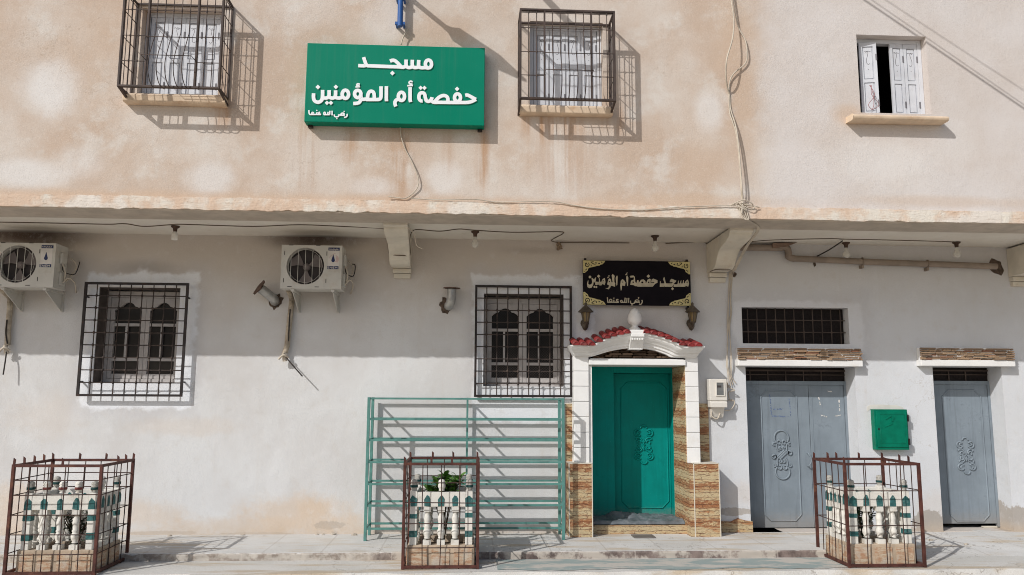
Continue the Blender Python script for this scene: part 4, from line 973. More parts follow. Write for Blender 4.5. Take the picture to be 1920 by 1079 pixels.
py = [[(985, 515), (985, 452), (1060, 452), (1088, 432), (1098, 365), (1115, 355), (1115, 432), (1148, 432), (1163, 360), (1180, 352), (1175, 432), (1212, 432), (1225, 350), (1240, 345), (1243, 430), (1265, 425), (1290, 368), (1345, 330), (1374, 430), (1352, 515), (1292, 487), (1276, 515)],
 [(885, 400), (895, 345), (935, 312), (1000, 340), (1052, 362), (1040, 388), (988, 440), (975, 470), (945, 515), (752, 515), (762, 440), (780, 430), (945, 430), (965, 398)],
 [(635, 515), (640, 372), (655, 368), (662, 430), (742, 430), (750, 400), (715, 320), (745, 262), (760, 300), (786, 430), (745, 500), (735, 515)], dia(955, 565, 38), dia(345, 247, 45),
 [(0, 498), (0, 432), (45, 430), (62, 350), (95, 343), (102, 420), (160, 340), (220, 325), (270, 368), (276, 420), (292, 418), (330, 330), (380, 310), (405, 330), (402, 420), (488, 420), (502, 398), (415, 402), (430, 330), (470, 308), (575, 350), (575, 415), (520, 437), (455, 513), (70, 513), (60, 497)]]
lettering([{'p': [(182, 850), (192, 900), (155, 958), (110, 950)], 'w': 26}, {'p': ell(60, 875, 50, 28), 'w': 22, 'sharp': True}, {'p': [(-20, 905), (130, 905)], 'w': 26, 'sharp': True}], py+[dia(98, 797, 22)], 1190, 500, SC4, YK, 0.004, 26, M_ivory, kb)
py = [[(1165, 468), (1190, 360), (1258, 332), (1264, 250), (1285, 262), (1297, 400), (1352, 430), (1352, 500), (1300, 500), (1248, 472)], [(1075, 237), (1095, 235), (1120, 282), (1110, 495), (1090, 495), (1065, 300)],
 [(915, 480), (930, 360), (970, 322), (1010, 345), (1050, 410), (1035, 495), (962, 482), (950, 600), (930, 615)], [(800, 290), (835, 225), (850, 260), (842, 470), (820, 487)],
 [(700, 230), (722, 190), (775, 240), (765, 300), (767, 400), (790, 420), (780, 520), (740, 500), (600, 470), (585, 440), (620, 320), (650, 300), (680, 330), (692, 400), (725, 400)],
 [(640, 472), (682, 488), (660, 540), (622, 580), (540, 550), (610, 545)],
 [(285, 400), (285, 460), (320, 475), (360, 455), (400, 482), (440, 478), (470, 440), (520, 475), (541, 400), (525, 290), (470, 320), (437, 390), (405, 390), (396, 300), (375, 290), (380, 390), (337, 390), (310, 385)],
 [(190, 290), (210, 290), (250, 330), (290, 280), (306, 280), (291, 400), (242, 402), (230, 470), (190, 540), (130, 550), (85, 520), (75, 440), (100, 350), (111, 360), (106, 440), (140, 465), (188, 450), (206, 400)],
 dia(150, 268, 40), dia(370, 248, 42), dia(262, 517, 30), dia(312, 521, 30), dia(1190, 260, 34), dia(1237, 255, 34), dia(755, 803, 18), dia(1212, 975, 24)]
st = [{'p': [(1095, 158), (1066, 180), (1094, 188), (1044, 215)], 'w': 18, 'sharp': True}, {'p': [(640, 225), (605, 250), (640, 258), (590, 292)], 'w': 18, 'sharp': True},
 {'p': [(590, 785), (600, 905)], 'w': 26, 'sharp': True}, {'p': [(590, 905), (880, 905)], 'w': 30, 'sharp': True}, {'p': ell(675, 862, 30, 32), 'w': 22, 'sharp': True}, {'p': [(752, 900), (756, 845)], 'w': 24, 'sharp': True}, [(868, 838), (830, 835), (822, 868), (870, 882)],
 {'p': ell(945, 882, 22, 26), 'w': 22, 'sharp': True}, {'p': [(930, 908), (1092, 908)], 'w': 28, 'sharp': True}, {'p': [(1028, 905), (1040, 792)], 'w': 24, 'sharp': True}, {'p': [(1080, 905), (1086, 800)], 'w': 22, 'sharp': True}, {'p': [(1132, 798), (1124, 920)], 'w': 24, 'sharp': True},
 {'p': [(1182, 868), (1172, 915), (1220, 945), (1285, 920), (1290, 890), (1350, 898)], 'w': 26}]
lettering(st, py, 1095, 500, SC4, YK, 0.004, 24, M_ivory, kb)
m = MB()                                               # the counters of closed letters
for px, py_, r_ in ((1190+1322/SC4, 500+398/SC4, .008), (1190+190/SC4, 500+405/SC4, .012), (1190+350/SC4, 500+402/SC4, .009), (1095+485/SC4, 500+362/SC4, .006), (1095+640/SC4, 500+385/SC4, .007), (1095+975/SC4, 500+398/SC4, .006), (1095+1243/SC4, 500+400/SC4, .009)):
    q = U(px, py_, YK); m.plate([(q[0]+r_*1.2*math.cos(t*.785), q[1]+r_*math.sin(t*.785)) for t in range(8)], YK-0.0065, YK-0.0055)
m.build('letter_counter', M_blk, kb)
def corner_scroll(cx, cz, fx, fz):
    k = 19.2; up = UPP/k
    f = lambda p: (cx+fx*(p[0]-250)*up, cz-fz*(p[1]-192)*up)
    P = [(250, 192), (1045, 196), (1000, 270), (940, 325), (880, 335), (850, 365), (750, 380), (700, 398), (600, 425), (530, 440), (480, 450), (430, 485), (410, 560), (350, 600), (300, 645), (250, 640)]
    m = MB(); m.plate([f(p) for p in P], YK-0.004, YK); m.build('corner_scroll', M_gold, kb)
    d = MB()
    def D(pts, w_=26): d.stroke([f(p) for p in pts], w_*up, YK-0.0058, YK-0.004)
    D([(395+70*math.cos(t*.35+5.2), 345+75*math.sin(t*.35+5.2)) for t in range(16)]+[(400, 350)]); D([(540, 245), (580, 290), (640, 325), (700, 320), (725, 280), (690, 250)]); D([(560, 240), (640, 240)], 18)
    D([(530, 340), (545, 400)], 22); D([(790, 310), (850, 290)], 30); D([(890, 235), (935, 270)], 26); D([(330, 545), (390, 490)], 26); D([(290, 590), (305, 600)], 18)
    d.build('scroll_cutout', M_blk, kb)
for cx, fx in ((a[0]+0.004, 1), (a[1]-0.004, -1)):
    for cz_, fz in ((a[3]-0.004, 1), (a[2]+0.004, -1)): corner_scroll(cx, cz_, fx, fz)

# ------------------------------------------------------------------ wall lanterns
M_bronze = simple('weathered bronze', (0.105, 0.085, 0.065), 0.6, 0.3, var=0.25, scale=14, dirt=(0.2, 0.17, 0.14), dirt_amt=0.5)
def amber():
    g = G('dusty amber glass'); g.b.inputs['Alpha'].default_value = 0.75; g.b.inputs['Transmission Weight'].default_value = 0.25
    return g.done(g.mix(g.mr(g.noise(12, 3), .35, .65), (0.25, 0.16, 0.055), (0.36, 0.26, 0.12)), 0.3, 0, 0.5)
M_amber = amber()
def lantern(px, label):
    x, z = U(px, 613, -0.10); z0 = z
    t = thing('wall_lantern', label, 'lantern', (x, 0, z0), 'wall lanterns beside the name board')
    yc = -0.13; H = U(px, 577, yc)[1]-z0
    m = MB(); m.lathe([(0.012, 0), (0.05, 0.012), (0.055, 0.025)], (x, 0.0, z0+0.05), 12, True, 'y'); m.lathe([(0.004, z0-0.045), (0.025, z0-0.03), (0.042, z0+0.005), (0.044, z0+0.035), (0.035, z0+0.055)], (x, -0.055, 0), 10)
    m.tube(smooth_path([(x, -0.03, z0+0.02), (x, -0.09, z0+0.0), (x, yc, z0+0.035), (x, yc, z0+0.06)], 4), 0.014, 8); m.build('wall_bracket', M_bronze, t)
    m = MB(); zb, ztop = z0+0.055, z0+H-0.06
    for k in range(6):
        a0 = rad(60*k+30); m.bar((x+0.036*math.cos(a0), yc+0.036*math.sin(a0), zb), (x+0.06*math.cos(a0), yc+0.06*math.sin(a0), ztop), 0.009)
    m.lathe([(0.02, zb-0.015), (0.04, zb-0.004), (0.04, zb+0.006)], (x, yc, 0), 6); m.lathe([(0.064, ztop-0.004), (0.064, ztop+0.006)], (x, yc, 0), 6); m.build('lantern_cage', M_bronze, t)
    m = MB(); m.lathe([(0.0335, zb+0.004), (0.055, ztop-0.004)], (x, yc, 0), 6, False); m.build('glass', M_amber, t)
    m = MB(); m.lathe([(0.012, zb+0.03), (0.02, zb+0.08), (0.018, zb+0.12), (0.006, zb+0.14)], (x, yc, 0), 8); m.build('bulb', simple('milky bulb', (0.6, 0.5, 0.35), 0.4), t)
    m = MB(); m.lathe([(0.098, ztop+0.0), (0.094, ztop+0.012), (0.06, ztop+0.045), (0.028, ztop+0.075), (0.016, ztop+0.085), (0.018, ztop+0.11), (0.006, ztop+0.125)], (x, yc, 0), 6, False); m.build('cap', M_bronze, t)
lantern(1098, 'small bronze lantern with amber glass under the left end of the black name board')
lantern(1298, 'small bronze lantern with amber glass under the right end of the black name board')

# ------------------------------------------------------------------ air conditioner units
M_ac = simple('off white casing', (0.53, 0.515, 0.475), 0.5, var=0.05, dirt=(0.40, 0.34, 0.27), dirt_amt=0.5, dscale=5)
M_acd = simple('dark fan cavity', (0.05, 0.042, 0.042), 0.8)
M_fan = simple('grey fan blade', (0.17, 0.145, 0.14), 0.6)
M_navy = simple('navy label', (0.015, 0.025, 0.09), 0.5); M_pink = simple('pink label swirl', (0.52, 0.36, 0.34), 0.6); M_lab = simple('white label', (0.60, 0.57, 0.54), 0.6)
M_duct = simple('taped drain pipe', (0.42, 0.36, 0.28), 0.8, var=0.25, scale=18, dirt=(0.22, 0.17, 0.12), dirt_amt=0.6, dscale=12)
M_cabd = simple('dark wire', (0.03, 0.024, 0.022), 0.7); M_cabl = simple('pale cable', (0.52, 0.46, 0.38), 0.7, var=0.15, dirt=(0.35, 0.27, 0.2), dirt_amt=0.5)
def ac_unit(px, py, label, swirl, tail):
    """px,py: lower left front corner in the photo"""
    yf = -0.46; x0, z0 = U(px, py, yf); W, H, D = 0.715, 0.525, 0.29; x1, z1 = x0+W, z0+H; yb = yf+D
    t = thing('air_conditioner', label, 'air conditioner', ((x0+x1)/2, 0, z0-0.3), 'air conditioner units under the overhang')
    cx, cz, R_ = x0+0.285, z0+0.272, 0.222
    # casing with a round fan opening
    m = MB(); ns = 32; ring = [(cx+R_*math.cos(2*math.pi*k/ns), cz+R_*math.sin(2*math.pi*k/ns)) for k in range(ns)]
    sq = []
    for k in range(ns):
        a0 = 2*math.pi*k/ns; c_, s_ = math.cos(a0), math.sin(a0); q = 0.252/max(abs(c_), abs(s_)); sq.append((cx+c_*q, cz+s_*q))
    m.add([(p[0], yf, p[1]) for p in ring]+[(p[0], yf, p[1]) for p in sq]+[(p[0], yf+0.12, p[1]) for p in ring], [(k, (k+1) % ns, ns+(k+1) % ns, ns+k) for k in range(ns)]+[(k, 2*ns+k, 2*ns+(k+1) % ns, (k+1) % ns) for k in range(ns)])
    sx0_, sx1_, sz0_, sz1_ = cx-0.252, cx+0.252, cz-0.252, cz+0.252
    for q in ((x0, sx0_, z0, z1), (sx1_, x1, z0, z1), (sx0_, sx1_, z0, sz0_), (sx0_, sx1_, sz1_, z1)): m.quad((q[0], yf, q[2]), (q[1], yf, q[2]), (q[1], yf, q[3]), (q[0], yf, q[3]))
    m.quad((x0, yb, z0), (x0, yf, z0), (x0, yf, z1), (x0, yb, z1)); m.quad((x1, yb, z0), (x1, yf, z0), (x1, yf, z1), (x1, yb, z1)); m.quad((x0, yf, z1), (x1, yf, z1), (x1, yb, z1), (x0, yb, z1)); m.quad((x0, yf, z0), (x1, yf, z0), (x1, yb, z0), (x0, yb, z0)); m.quad((x0, yb, z0), (x1, yb, z0), (x1, yb, z1), (x0, yb, z1))
    m.build('casing', M_ac, t)
    m = MB(); m.lathe([(R_, 0.0), (R_, 0.002)], (cx, yf+0.125, cz), 32, False, 'y'); m.build('fan_cavity', M_acd, t)
    m = MB(); m.lathe([(0.042, -0.03), (0.045, 0.015), (0.02, 0.03)], (cx, yf+0.09, cz), 14, True, 'y')
    for k in range(3):
        a0 = 2.1*k+0.5; P = [(0.035, -0.15), (0.10, -0.42), (0.195, -0.5), (0.205, 0.05), (0.185, 0.52), (0.11, 0.35), (0.04, 0.25)]
        v = [(cx+r_*math.cos(a0+b_), yf+0.085-b_*0.05, cz+r_*math.sin(a0+b_)) for r_, b_ in P]; m.add(v, [tuple(range(len(v)))])
    m.build('fan', M_fan, t)
    m = MB()
    for k in range(5): xx = cx-R_+2*R_*(k+0.62)/5.25; hh = math.sqrt(max(0.0, R_*R_-(xx-cx)**2)); m.box(xx-0.0024, xx+0.0024, yf-0.003, yf+0.002, cz-hh, cz+hh)
    for rr_ in (0.20,): m.tube([(cx+rr_*math.cos(2*math.pi*k/20), yf-0.002, cz+rr_*math.sin(2*math.pi*k/20)) for k in range(21)], 0.0018, 4, cap=False)
    m.build('fan_guard', M_ac, t)
    m = MB()
    for q in ((cx-0.2, sz1_-0.004), (cx+0.12, sz1_-0.004), (cx-0.2, sz0_-0.002), (cx+0.12, sz0_-0.002)): m.box(q[0], q[0]+0.05, yf-0.002, yf+0.001, q[1], q[1]+0.008)
    for q in ((sx0_, cz+0.13), (sx0_, cz-0.2), (sx1_-0.006, cz+0.13), (sx1_-0.006, cz-0.2)): m.box(q[0], q[0]+0.008, yf-0.002, yf+0.001, q[1], q[1]+0.05)
    m.build('grille_slot', M_acd, t)
    # maker's label: navy bands with pale lettering, drop emblem between
    lx, lw = x1-0.165, 0.132; la, lb = z1-0.265, z1-0.055
    MB().box(lx, lx+lw, yf-0.002, yf+0.001, la, lb).build('label', M_lab, t)
    m = MB(); m.box(lx-0.004, lx+lw-0.004, yf-0.0035, yf-0.002, la-0.022, la+0.014); m.box(lx+0.002, lx+lw+0.004, yf-0.0035, yf-0.002, lb-0.006, lb+0.03)
    dx, dz = lx+lw/2-0.004, la+0.085; m.plate([(dx+0.021*math.cos(rad(a_)), dz+0.023*math.sin(rad(a_))) for a_ in range(150, 391, 20)]+[(dx+0.009, dz+0.042), (dx, dz+0.075), (dx-0.009, dz+0.042)], yf-0.0042, yf-0.002)
    m.build('label_band', M_navy, t)
    if swirl:
        m = MB()
        for k in range(4): m.stroke(arc(dx+0.012, dz+0.012, 0.028+0.008*k, -70+8*k, 40+10*k, 6), 0.005, yf-0.0032, yf-0.002)
        for k in range(4): m.stroke([(lx+0.012+0.018*k, dz+0.03+0.016*k), (lx+0.035+0.018*k, dz+0.058+0.010*k)], 0.004, yf-0.003, yf-0.002)
        m.build('label_swirl', M_pink, t)
    m = MB(); lh = 0.022; z_ = la-0.015; xx = lx+0.003; w_ = 0.0042; y_ = yf-0.0047
    def L(segs, ww):
        nonlocal xx
        for s_ in segs: m.stroke([(xx+s_[0]*ww, z_+s_[1]*lh), (xx+s_[2]*ww, z_+s_[3]*lh)], w_, y_, yf-0.0034)
        xx += ww+0.0085
    E_ = [(0, 0, 0, 1), (0, 0, 1, 0), (0, .5, .9, .5), (0, 1, 1, 1)]
    L(E_, 0.016); L([(0, 0, 0, 1), (0, 1, 1, 0), (1, 0, 1, 1)], 0.019); L([(0, 0, 0, 1)], 0.001); L(E_, 0.016); L([(0, 0, 0, 1), (0, 1, .5, .3), (.5, .3, 1, 1), (1, 0, 1, 1)], 0.024)
    zz = lb+0.008; m.stroke([(lx+0.012, zz), (lx+lw-0.012, zz)], 0.005, y_, yf-0.0034)
    for k, (u, h_) in enumerate(((.1, .009), (.24, .012), (.33, .007), (.5, .014), (.58, .006), (.72, .010), (.86, .009))): m.stroke([(lx+lw*u, zz), (lx+lw*u, zz+h_)], 0.0045, y_, yf-0.0034)
    for u in (.42, .65): m.stroke([(lx+lw*u, zz-0.01), (lx+lw*u+0.006, zz-0.01)], 0.005, y_, yf-0.0034)
    m.build('label_lettering', M_lab, t)
    # bracket, valve cover, wiring
    for xx_ in (x0+0.14, x1-0.10):
        m = MB(); m.box(xx_-0.018, xx_+0.018, yf+0.02, 0.0, z0-0.03, z0-0.002); m.box(xx_-0.018, xx_+0.018, -0.02, 0.0, z0-0.24, z0-0.03)
        v = [(yf+0.03, z0-0.031), (-0.021, z0-0.031), (-0.021, z0-0.22), (-0.03, z0-0.235)]; m.profx(v, xx_-0.004, xx_+0.004); m.build('bracket', M_ac, t)
    MB().box(x1, x1+0.03, yf+0.10, yf+0.22, z0+0.30, z0+0.43).build('valve_cover', M_ac, t, bevel=0.006); MB().box(x1, x1+0.02, yf+0.12, yf+0.24, z0+0.05, z0+0.20).build('valve_cover', M_ac, t, bevel=0.005)
    m = MB()
    m.tube(smooth_path([(x1+0.02, yf+0.14, z0+0.30), (x1+0.05, yf+0.16, z0+0.2), (x1+0.03, yf+0.2, z0+0.1), (x1+0.06, yf+0.26, z0+0.16), (x1+0.09, yf+0.34, z0+0.3), (x1+0.03, yb+0.02, z0+0.4)], 5), 0.009, 6)
    m.tube(smooth_path([(x1+0.02, yf+0.18, z0+0.08), (x1+0.07, yf+0.2, z0+0.14), (x1+0.10, yf+0.3, z0+0.1), (x1+0.05, 0, z0+0.0)], 5), 0.008, 6); m.build('pipe_loop', M_cabl, t)
    m = MB(); m.tube(smooth_path([(x1+0.02, yf+0.16, z0+0.34), (x1+0.03, yf+0.15, z0+0.22), (x1+0.10, yf+0.28, z0+0.20), (x1+0.11, yf+0.36, z0+0.34), (x1+0.06, 0, z0+0.38)], 5), 0.006, 6); m.build('wire', M_cabd, t)
    # condensate pipe with its tail of wire
    pts = [P3(p[0], p[1], -0.05) for p in tail[0]]
    m = MB(); m.tube([(pts[0][0], yf+0.2, z0-0.0), (pts[0][0], -0.05, z0-0.08)]+pts, 0.033, 8)
    m.build('drain_pipe', M_duct, t)
    m = MB(); q = [P3(p[0], p[1], p[2]) for p in tail[1]]; m.tube(smooth_path(q, 5), 0.0085, 5); q = [P3(p[0], p[1], -0.09) for p in tail[2]]; m.tube(smooth_path(q, 5), 0.008, 5); m.build('tail_wire', M_cabd, t)
    m = MB(); e = pts[-1]
    m.tube([(e[0]-0.01, -0.09, e[2]), (e[0]+0.01, -0.06, e[2]-0.10)], [0.02, 0.03], 7); m.tube(smooth_path([(e[0]-0.06, -0.1, e[2]-0.08), (e[0], -0.12, e[2]-0.03), (e[0]+0.05, -0.08, e[2]-0.06)], 4), 0.013, 6); m.build('pipe_knot', M_cabl, t)
    return t
ac_unit(525, 541, 'off white air conditioner with a pink swirled label, right of a tilted exhaust pipe', True,
  ([(548, 556), (545, 585), (541, 620), (538, 650), (534, 662)], [(532, 662, -0.06), (540, 675, -0.1), (567, 706, -0.16)], [(544, 580), (542, 610), (541, 640)]))
ac_unit(-20, 538, 'off white air conditioner with plain white label, above left of a barred window', False,
  ([(20, 552), (18, 585), (15, 620), (14, 648)], [(13, 648, -0.06), (11, 670, -0.1), (6, 703, -0.12)], [(13, 600), (11, 625), (14, 645)]))

# ------------------------------------------------------------------ lamp bulbs under the overhang
def bulb_glass():
    g = G('clear bulb glass'); g.b.inputs['Transmission Weight'].default_value = 0.35; g.b.inputs['Alpha'].default_value = 0.75
    return g.done((0.78, 0.76, 0.70), 0.2, 0, 0.5)
M_bulb = bulb_glass(); M_sock = simple('brown lamp socket', (0.07, 0.038, 0.025), 0.7, var=0.3); M_cfl = simple('white lamp', (0.72, 0.70, 0.66), 0.5)
bulb_spots = [(329, 424, 'flat', 'white stubby lamp in a brown socket above the left barred window'), (891, 434, 'g', 'clear bulb in a brown socket above the middle barred window'), (1228, 442, 'g', 'clear bulb in a brown socket above the black name board'), (1586, 455, 'g', 'clear bulb in a brown socket above the dark ventilation window'), (1793, 454, 'g', 'clear bulb in a brown socket, rightmost of the five under the overhang')]
bulb_xy = []
for px, py, kind, lab in bulb_spots:
    x, y = UZ(px, py, ZS); bulb_xy.append((x, y))
    t = thing('ceiling_lamp', lab, 'lamp', (x, y, ZS), 'bare bulbs hanging under the overhang')
    m = MB(); m.lathe([(0.05, ZS-0.003), (0.048, ZS-0.016), (0.026, ZS-0.03), (0.022, ZS-0.062), (0.02, ZS-0.07)], (x, y, 0), 12); m.build('socket', M_sock, t)
    m = MB()
    if kind == 'flat': m.lathe([(0.018, ZS-0.07), (0.036, ZS-0.095), (0.038, ZS-0.155), (0.034, ZS-0.168), (0.004, ZS-0.170)], (x, y, 0), 14); m.build('bulb', M_cfl, t)
    else: m.lathe([(0.018, ZS-0.07), (0.021, ZS-0.095), (0.036, ZS-0.125), (0.044, ZS-0.155), (0.038, ZS-0.185), (0.022, ZS-0.2), (0.003, ZS-0.203)], (x, y, 0), 16); m.build('bulb', M_bulb, t)

# ------------------------------------------------------------------ cables
def cable(name, pts, r, mat, label, cat='cable', sub=6, n=6):
    m = MB(); m.tube(smooth_path(pts, sub), r, n); o = m.build(name, mat); return tag(o, label, cat)
M_lamp_cab = simple('brown lamp cable', (0.14, 0.105, 0.075), 0.8, var=0.2)
def on_soffit(l): return [(*UZ(px, py, ZS-0.006), ZS-0.006) for px, py in l]
cx1 = -0.842
pts = on_soffit([(-60, 416), (0, 417), (110, 419), (200, 421), (235, 420), (270, 425), (318, 422), (340, 421), (400, 423), (480, 425), (560, 422), (640, 425), (722, 430)])
pts += [(cx1-0.135, -0.62, 3.52), (cx1-0.125, -0.40, 3.345), (cx1-0.06, -0.435, 3.325), (cx1+0.06, -0.435, 3.32), (cx1+0.128, -0.41, 3.335), (cx1+0.135, -0.60, 3.50), (cx1+0.16, -0.5, ZS-0.01)]
pts += on_soffit([(785, 431), (825, 434), (860, 430), (888, 432), (960, 436), (1045, 435), (1056, 438), (1040, 447)])
pts += [P3(1034, 452, -0.01), P3(1050, 455, -0.01), P3(1100, 455, -0.01), P3(1180, 456, -0.01)]
cable('lamp_cable', pts, 0.0055, M_lamp_cab, 'thin brown cable running under the overhang past the first corbel to the middle bulb')
x2 = 3.168
pts = [P3(1248, 457, -0.01), P3(1290, 455, -0.01), P3(1324, 456, -0.012), P3(1327, 475, -0.012), P3(1328, 508, -0.012), (x2-0.10, -0.30, 3.222), (x2+0.09, -0.30, 3.220)]
cable('lamp_cable', pts, 0.006, M_lamp_cab, 'brown cable dropping beside the second corbel and crossing beneath it', sub=4)
pts = [(x2+0.13, -0.5, ZS-0.006)]+on_soffit([(1402, 453), (1440, 451), (1500, 449), (1560, 448), (1584, 449), (1640, 450), (1720, 452), (1789, 454)])
cable('lamp_cable', pts, 0.005, M_lamp_cab, 'thin brown cable linking the two bulbs over the right hand doors')
pts = [(*UZ(1580, 452, ZS-0.02), ZS-0.02), P3(1556, 468, -0.10), P3(1532, 481, -0.05)]
cable('lamp_cable', pts, 0.008, M_cabd, 'short black cable end hanging beside the clear bulb near the drain pipe')
cable('loose_wire', [(cx1+0.13, -0.98, 3.56), (cx1+0.2, -0.85, 3.50), (cx1+0.23, -0.8, 3.38), (cx1+0.30, -0.8, 3.34)], 0.006, M_cabl, 'short loose wire end hanging beside the first corbel', 'wire')
m = MB(); q = P3(1048, 462, -0.02); rr = random.Random(9)
for k in range(7): m.tube(smooth_path([(q[0], q[1], q[2]+0.05)]+[(q[0]+rr.uniform(-.04, .04), q[1]-rr.uniform(0, .04), q[2]+rr.uniform(-.05, .04)) for _ in range(4)], 4), 0.007, 5)
tag(m.build('wire_knot', simple('tan tape and wire', (0.30, 0.22, 0.15), 0.8, var=0.3, scale=40)), 'small tangle of taped wire on the wall between the middle bulb and the name board', 'wire')
# pale cables coming down the seam of the upper wall
def seam(l): return [P3(px, py, YU-d) for px, py, d in l]
cable('seam_cable', seam([(1366, -30, .09), (1371, 0, .09), (1376, 40, .10), (1373, 75, .15), (1363, 110, .19), (1361, 140, .14), (1364, 165, .05), (1368, 180, .012), (1370, 205, .015), (1379, 235, .06), (1384, 265, .09), (1388, 310, .11), (1391, 350, .11), (1393, 375, .05), (1392, 384, .07), (1391, 400, .10)]), 0.0085, M_cabl, 'pale twisted cable looping loosely down the upper wall seam')
cable('seam_cable', seam([(1371, -30, .05), (1377, 15, .05), (1384, 50, .03), (1397, 75, .03), (1401, 100, .04), (1397, 120, .03), (1376, 138, .03), (1368, 155, .02), (1367, 178, .012), (1368, 210, .02), (1374, 230, .05), (1381, 255, .06), (1386, 300, .08), (1389, 345, .09), (1391, 376, .05), (1393, 390, .08)]), 0.0075, M_cabl, 'pale cable with one wide bulge near the top of the upper wall seam')
def ledge(l): return [P3(px, py, YF-0.014) for px, py in l]
cable('ledge_cable', [P3(770, 372, YF-0.012), P3(820, 375, YF-0.012), P3(890, 374, YF-0.02), P3(930, 379, YF-0.014), P3(1000, 378, YF-0.016), P3(1045, 379, YF-0.02), P3(1080, 386, YF-0.014), P3(1130, 392, YF-0.014), P3(1200, 394, YF-0.014), P3(1245, 391, YF-0.016), P3(1285, 388, YF-0.02), P3(1350, 386, YF-0.02), P3(1392, 386, YF-0.02)], 0.006, M_cabl, 'pale cable sagging along the top of the ledge towards the seam')
m = MB()
for k in range(4):
    e = (-1.5, -0.4, 0.5, 1.6)[k]; wv = (3, -2, 1.5, -3)[k]
    pts = [P3(1384+k*4, 382, YF-0.02), P3(1388+k*4, 396, YF-0.03), P3(1395+k*3, 410, YF-0.035), P3(1402+k, 414, YF-0.03), (x2+0.155+k*0.008, -1.1, ZB-0.03), (x2+0.15+k*0.008, -0.7, 3.44), (x2+0.135+k*0.01, -0.3, 3.24), P3(1371+e*2, 513, -0.02), P3(1368+e*2+wv*.4, 560, -0.02), P3(1368+e*3.2+wv*.5, 585, -0.02), P3(1366+e*1.5, 612, -0.015), P3(1367+e*3.5+wv, 650, -0.035), P3(1367+e*4.5+wv*.6, 680, -0.05), P3(1368+e*2, 705, -0.03), P3(1372+e*5, 728-k*3, -0.05+0.01*k)]
    m.tube(smooth_path(pts, 5), 0.0062, 5)
tag(m.build('cable_bundle', M_cabl), 'bundle of pale cables running from the ledge past the second corbel to the meter', 'cable')
m = MB(); q = P3(1394, 386, YF-0.02); rr = random.Random(12)
for k in range(5):
    m.tube(smooth_path([(q[0]-0.05+rr.uniform(-.03, .03), q[1], q[2]+0.03), (q[0]+rr.uniform(-.12, .12), q[1]-0.02, q[2]+rr.uniform(-.05, .05)), (q[0]+rr.uniform(-.03, .2), q[1]-rr.uniform(0, .05), q[2]+rr.uniform(-.06, .06)), (q[0]+rr.uniform(-.2, .25), q[1], q[2]+rr.uniform(-.02, .03))], 5), 0.006, 5)
tag(m.build('cable_knot', M_cabl), 'tangled knot of pale cables at the ledge where the seam cables meet', 'cable')
cable('sign_cable', [P3(765, 55, YU-.05), P3(756, 70, YU-.05), P3(752, 84, YU-.06)], 0.007, M_cabl, 'short pale cable from the blue pole to the top of the green sign')
cable('sign_cable', [P3(750, 230, YU-.03), P3(752, 255, YU-.03), P3(760, 280, YU-.02), P3(773, 305, YU-.025), P3(783, 330, YU-.03), P3(784, 348, YU-.03), P3(775, 362, YU-.02), P3(760, 372, YU-.02), P3(745, 371, YU-.02), P3(728, 369, YU-.03)], 0.006, M_cabl, 'pale cable hanging from the bottom of the green sign down to the ledge')
# overhead lines in front of the house; their shadows cross the right of the upper wall
def overhead(p0, p1, t0, t1, r, lab):
    a = Vector(P3(*p0, YU)); b = Vector(P3(*p1, YU)); e = (b-a); pts = []
    for k in range(-3, 16):
        s = k/10; q = a+e*s; tt = t0+(t1-t0)*s; p = q-SUN*tt; p.z -= 0.0; pts.append(p)
    return cable('overhead_line', pts, r, M_cabd, lab, 'power line', 2)
overhead((1620, 0), (1920, 204), 1.5, 1.5, 0.013, 'thick overhead power line high in front of the upper right wall')
overhead((1634, 0), (1920, 197), 1.53, 1.53, 0.006, 'thin overhead wire running close beside the thick power line')
overhead((1660, 0), (1912, 165), 2.0, 2.0, 0.006, 'thin overhead wire farthest out from the upper right wall')

# ------------------------------------------------------------------ street lamp pole on the upper wall
M_blue = simple('blue painted pole', (0.025, 0.10, 0.32), 0.5, var=0.15, dirt=(0.02, 0.05, 0.15), dirt_amt=0.5)
M_lampg = simple('grey lamp housing', (0.30, 0.30, 0.29), 0.5)
yp = YU-0.09; xb, zb = U(750, 50, yp)
t = thing('street_lamp', 'blue pole bolted to the upper wall above the green sign, carrying a lamp arm', 'street lamp', (xb, YU, zb))
m = MB(); m.lathe([(0.031, zb), (0.031, zb+1.5)], (xb, yp, 0), 14); m.build('pole', M_blue, t)
for zz in (zb+0.035, zb+0.33, zb+1.2):
    m = MB(); m.box(xb-0.055, xb+0.055, yp-0.012, yp+0.012, zz-0.016, zz+0.016); m.box(xb-0.05, xb-0.03, yp+0.012, YU, zz-0.016, zz+0.016); m.box(xb+0.03, xb+0.05, yp+0.012, YU, zz-0.016, zz+0.016); m.build('clamp', M_blue, t)
base = Vector((xb, yp, P3(736, -26, yp)[2]))
# arm and head placed so that the shadow falls across the wall to the right, ending in the grille
tip = Vector(P3(986, 152, YU))-SUN*1.15; mid_ = Vector(P3(836, 52, YU))-SUN*0.5
m = MB(); m.tube([base, base+(mid_-base)*0.5, mid_], 0.027, 8); m.build('arm', M_blue, t)
m = MB(); dv = tip-mid_; m.tube([mid_-dv*0.03, mid_+dv*0.06, mid_+dv*0.14, mid_+dv*0.62, mid_+dv*0.82, tip], [0.03, 0.05, 0.105, 0.105, 0.06, 0.02], 12, ky=0.7); m.build('lamp_head', M_lampg, t)
# waterspout added unseen above the frame to shade the right window cage
sp = Vector(P3(985, -42, YU)); e = Vector(P3(1083, 60, YU))-SUN*0.62
m = MB(); m.tube([sp, e], 0.04, 10); tag(m.build('shadow_pipe', M_lampg), 'unseen added spout pipe sticking out of the upper wall over the middle barred cage', 'shadow caster')

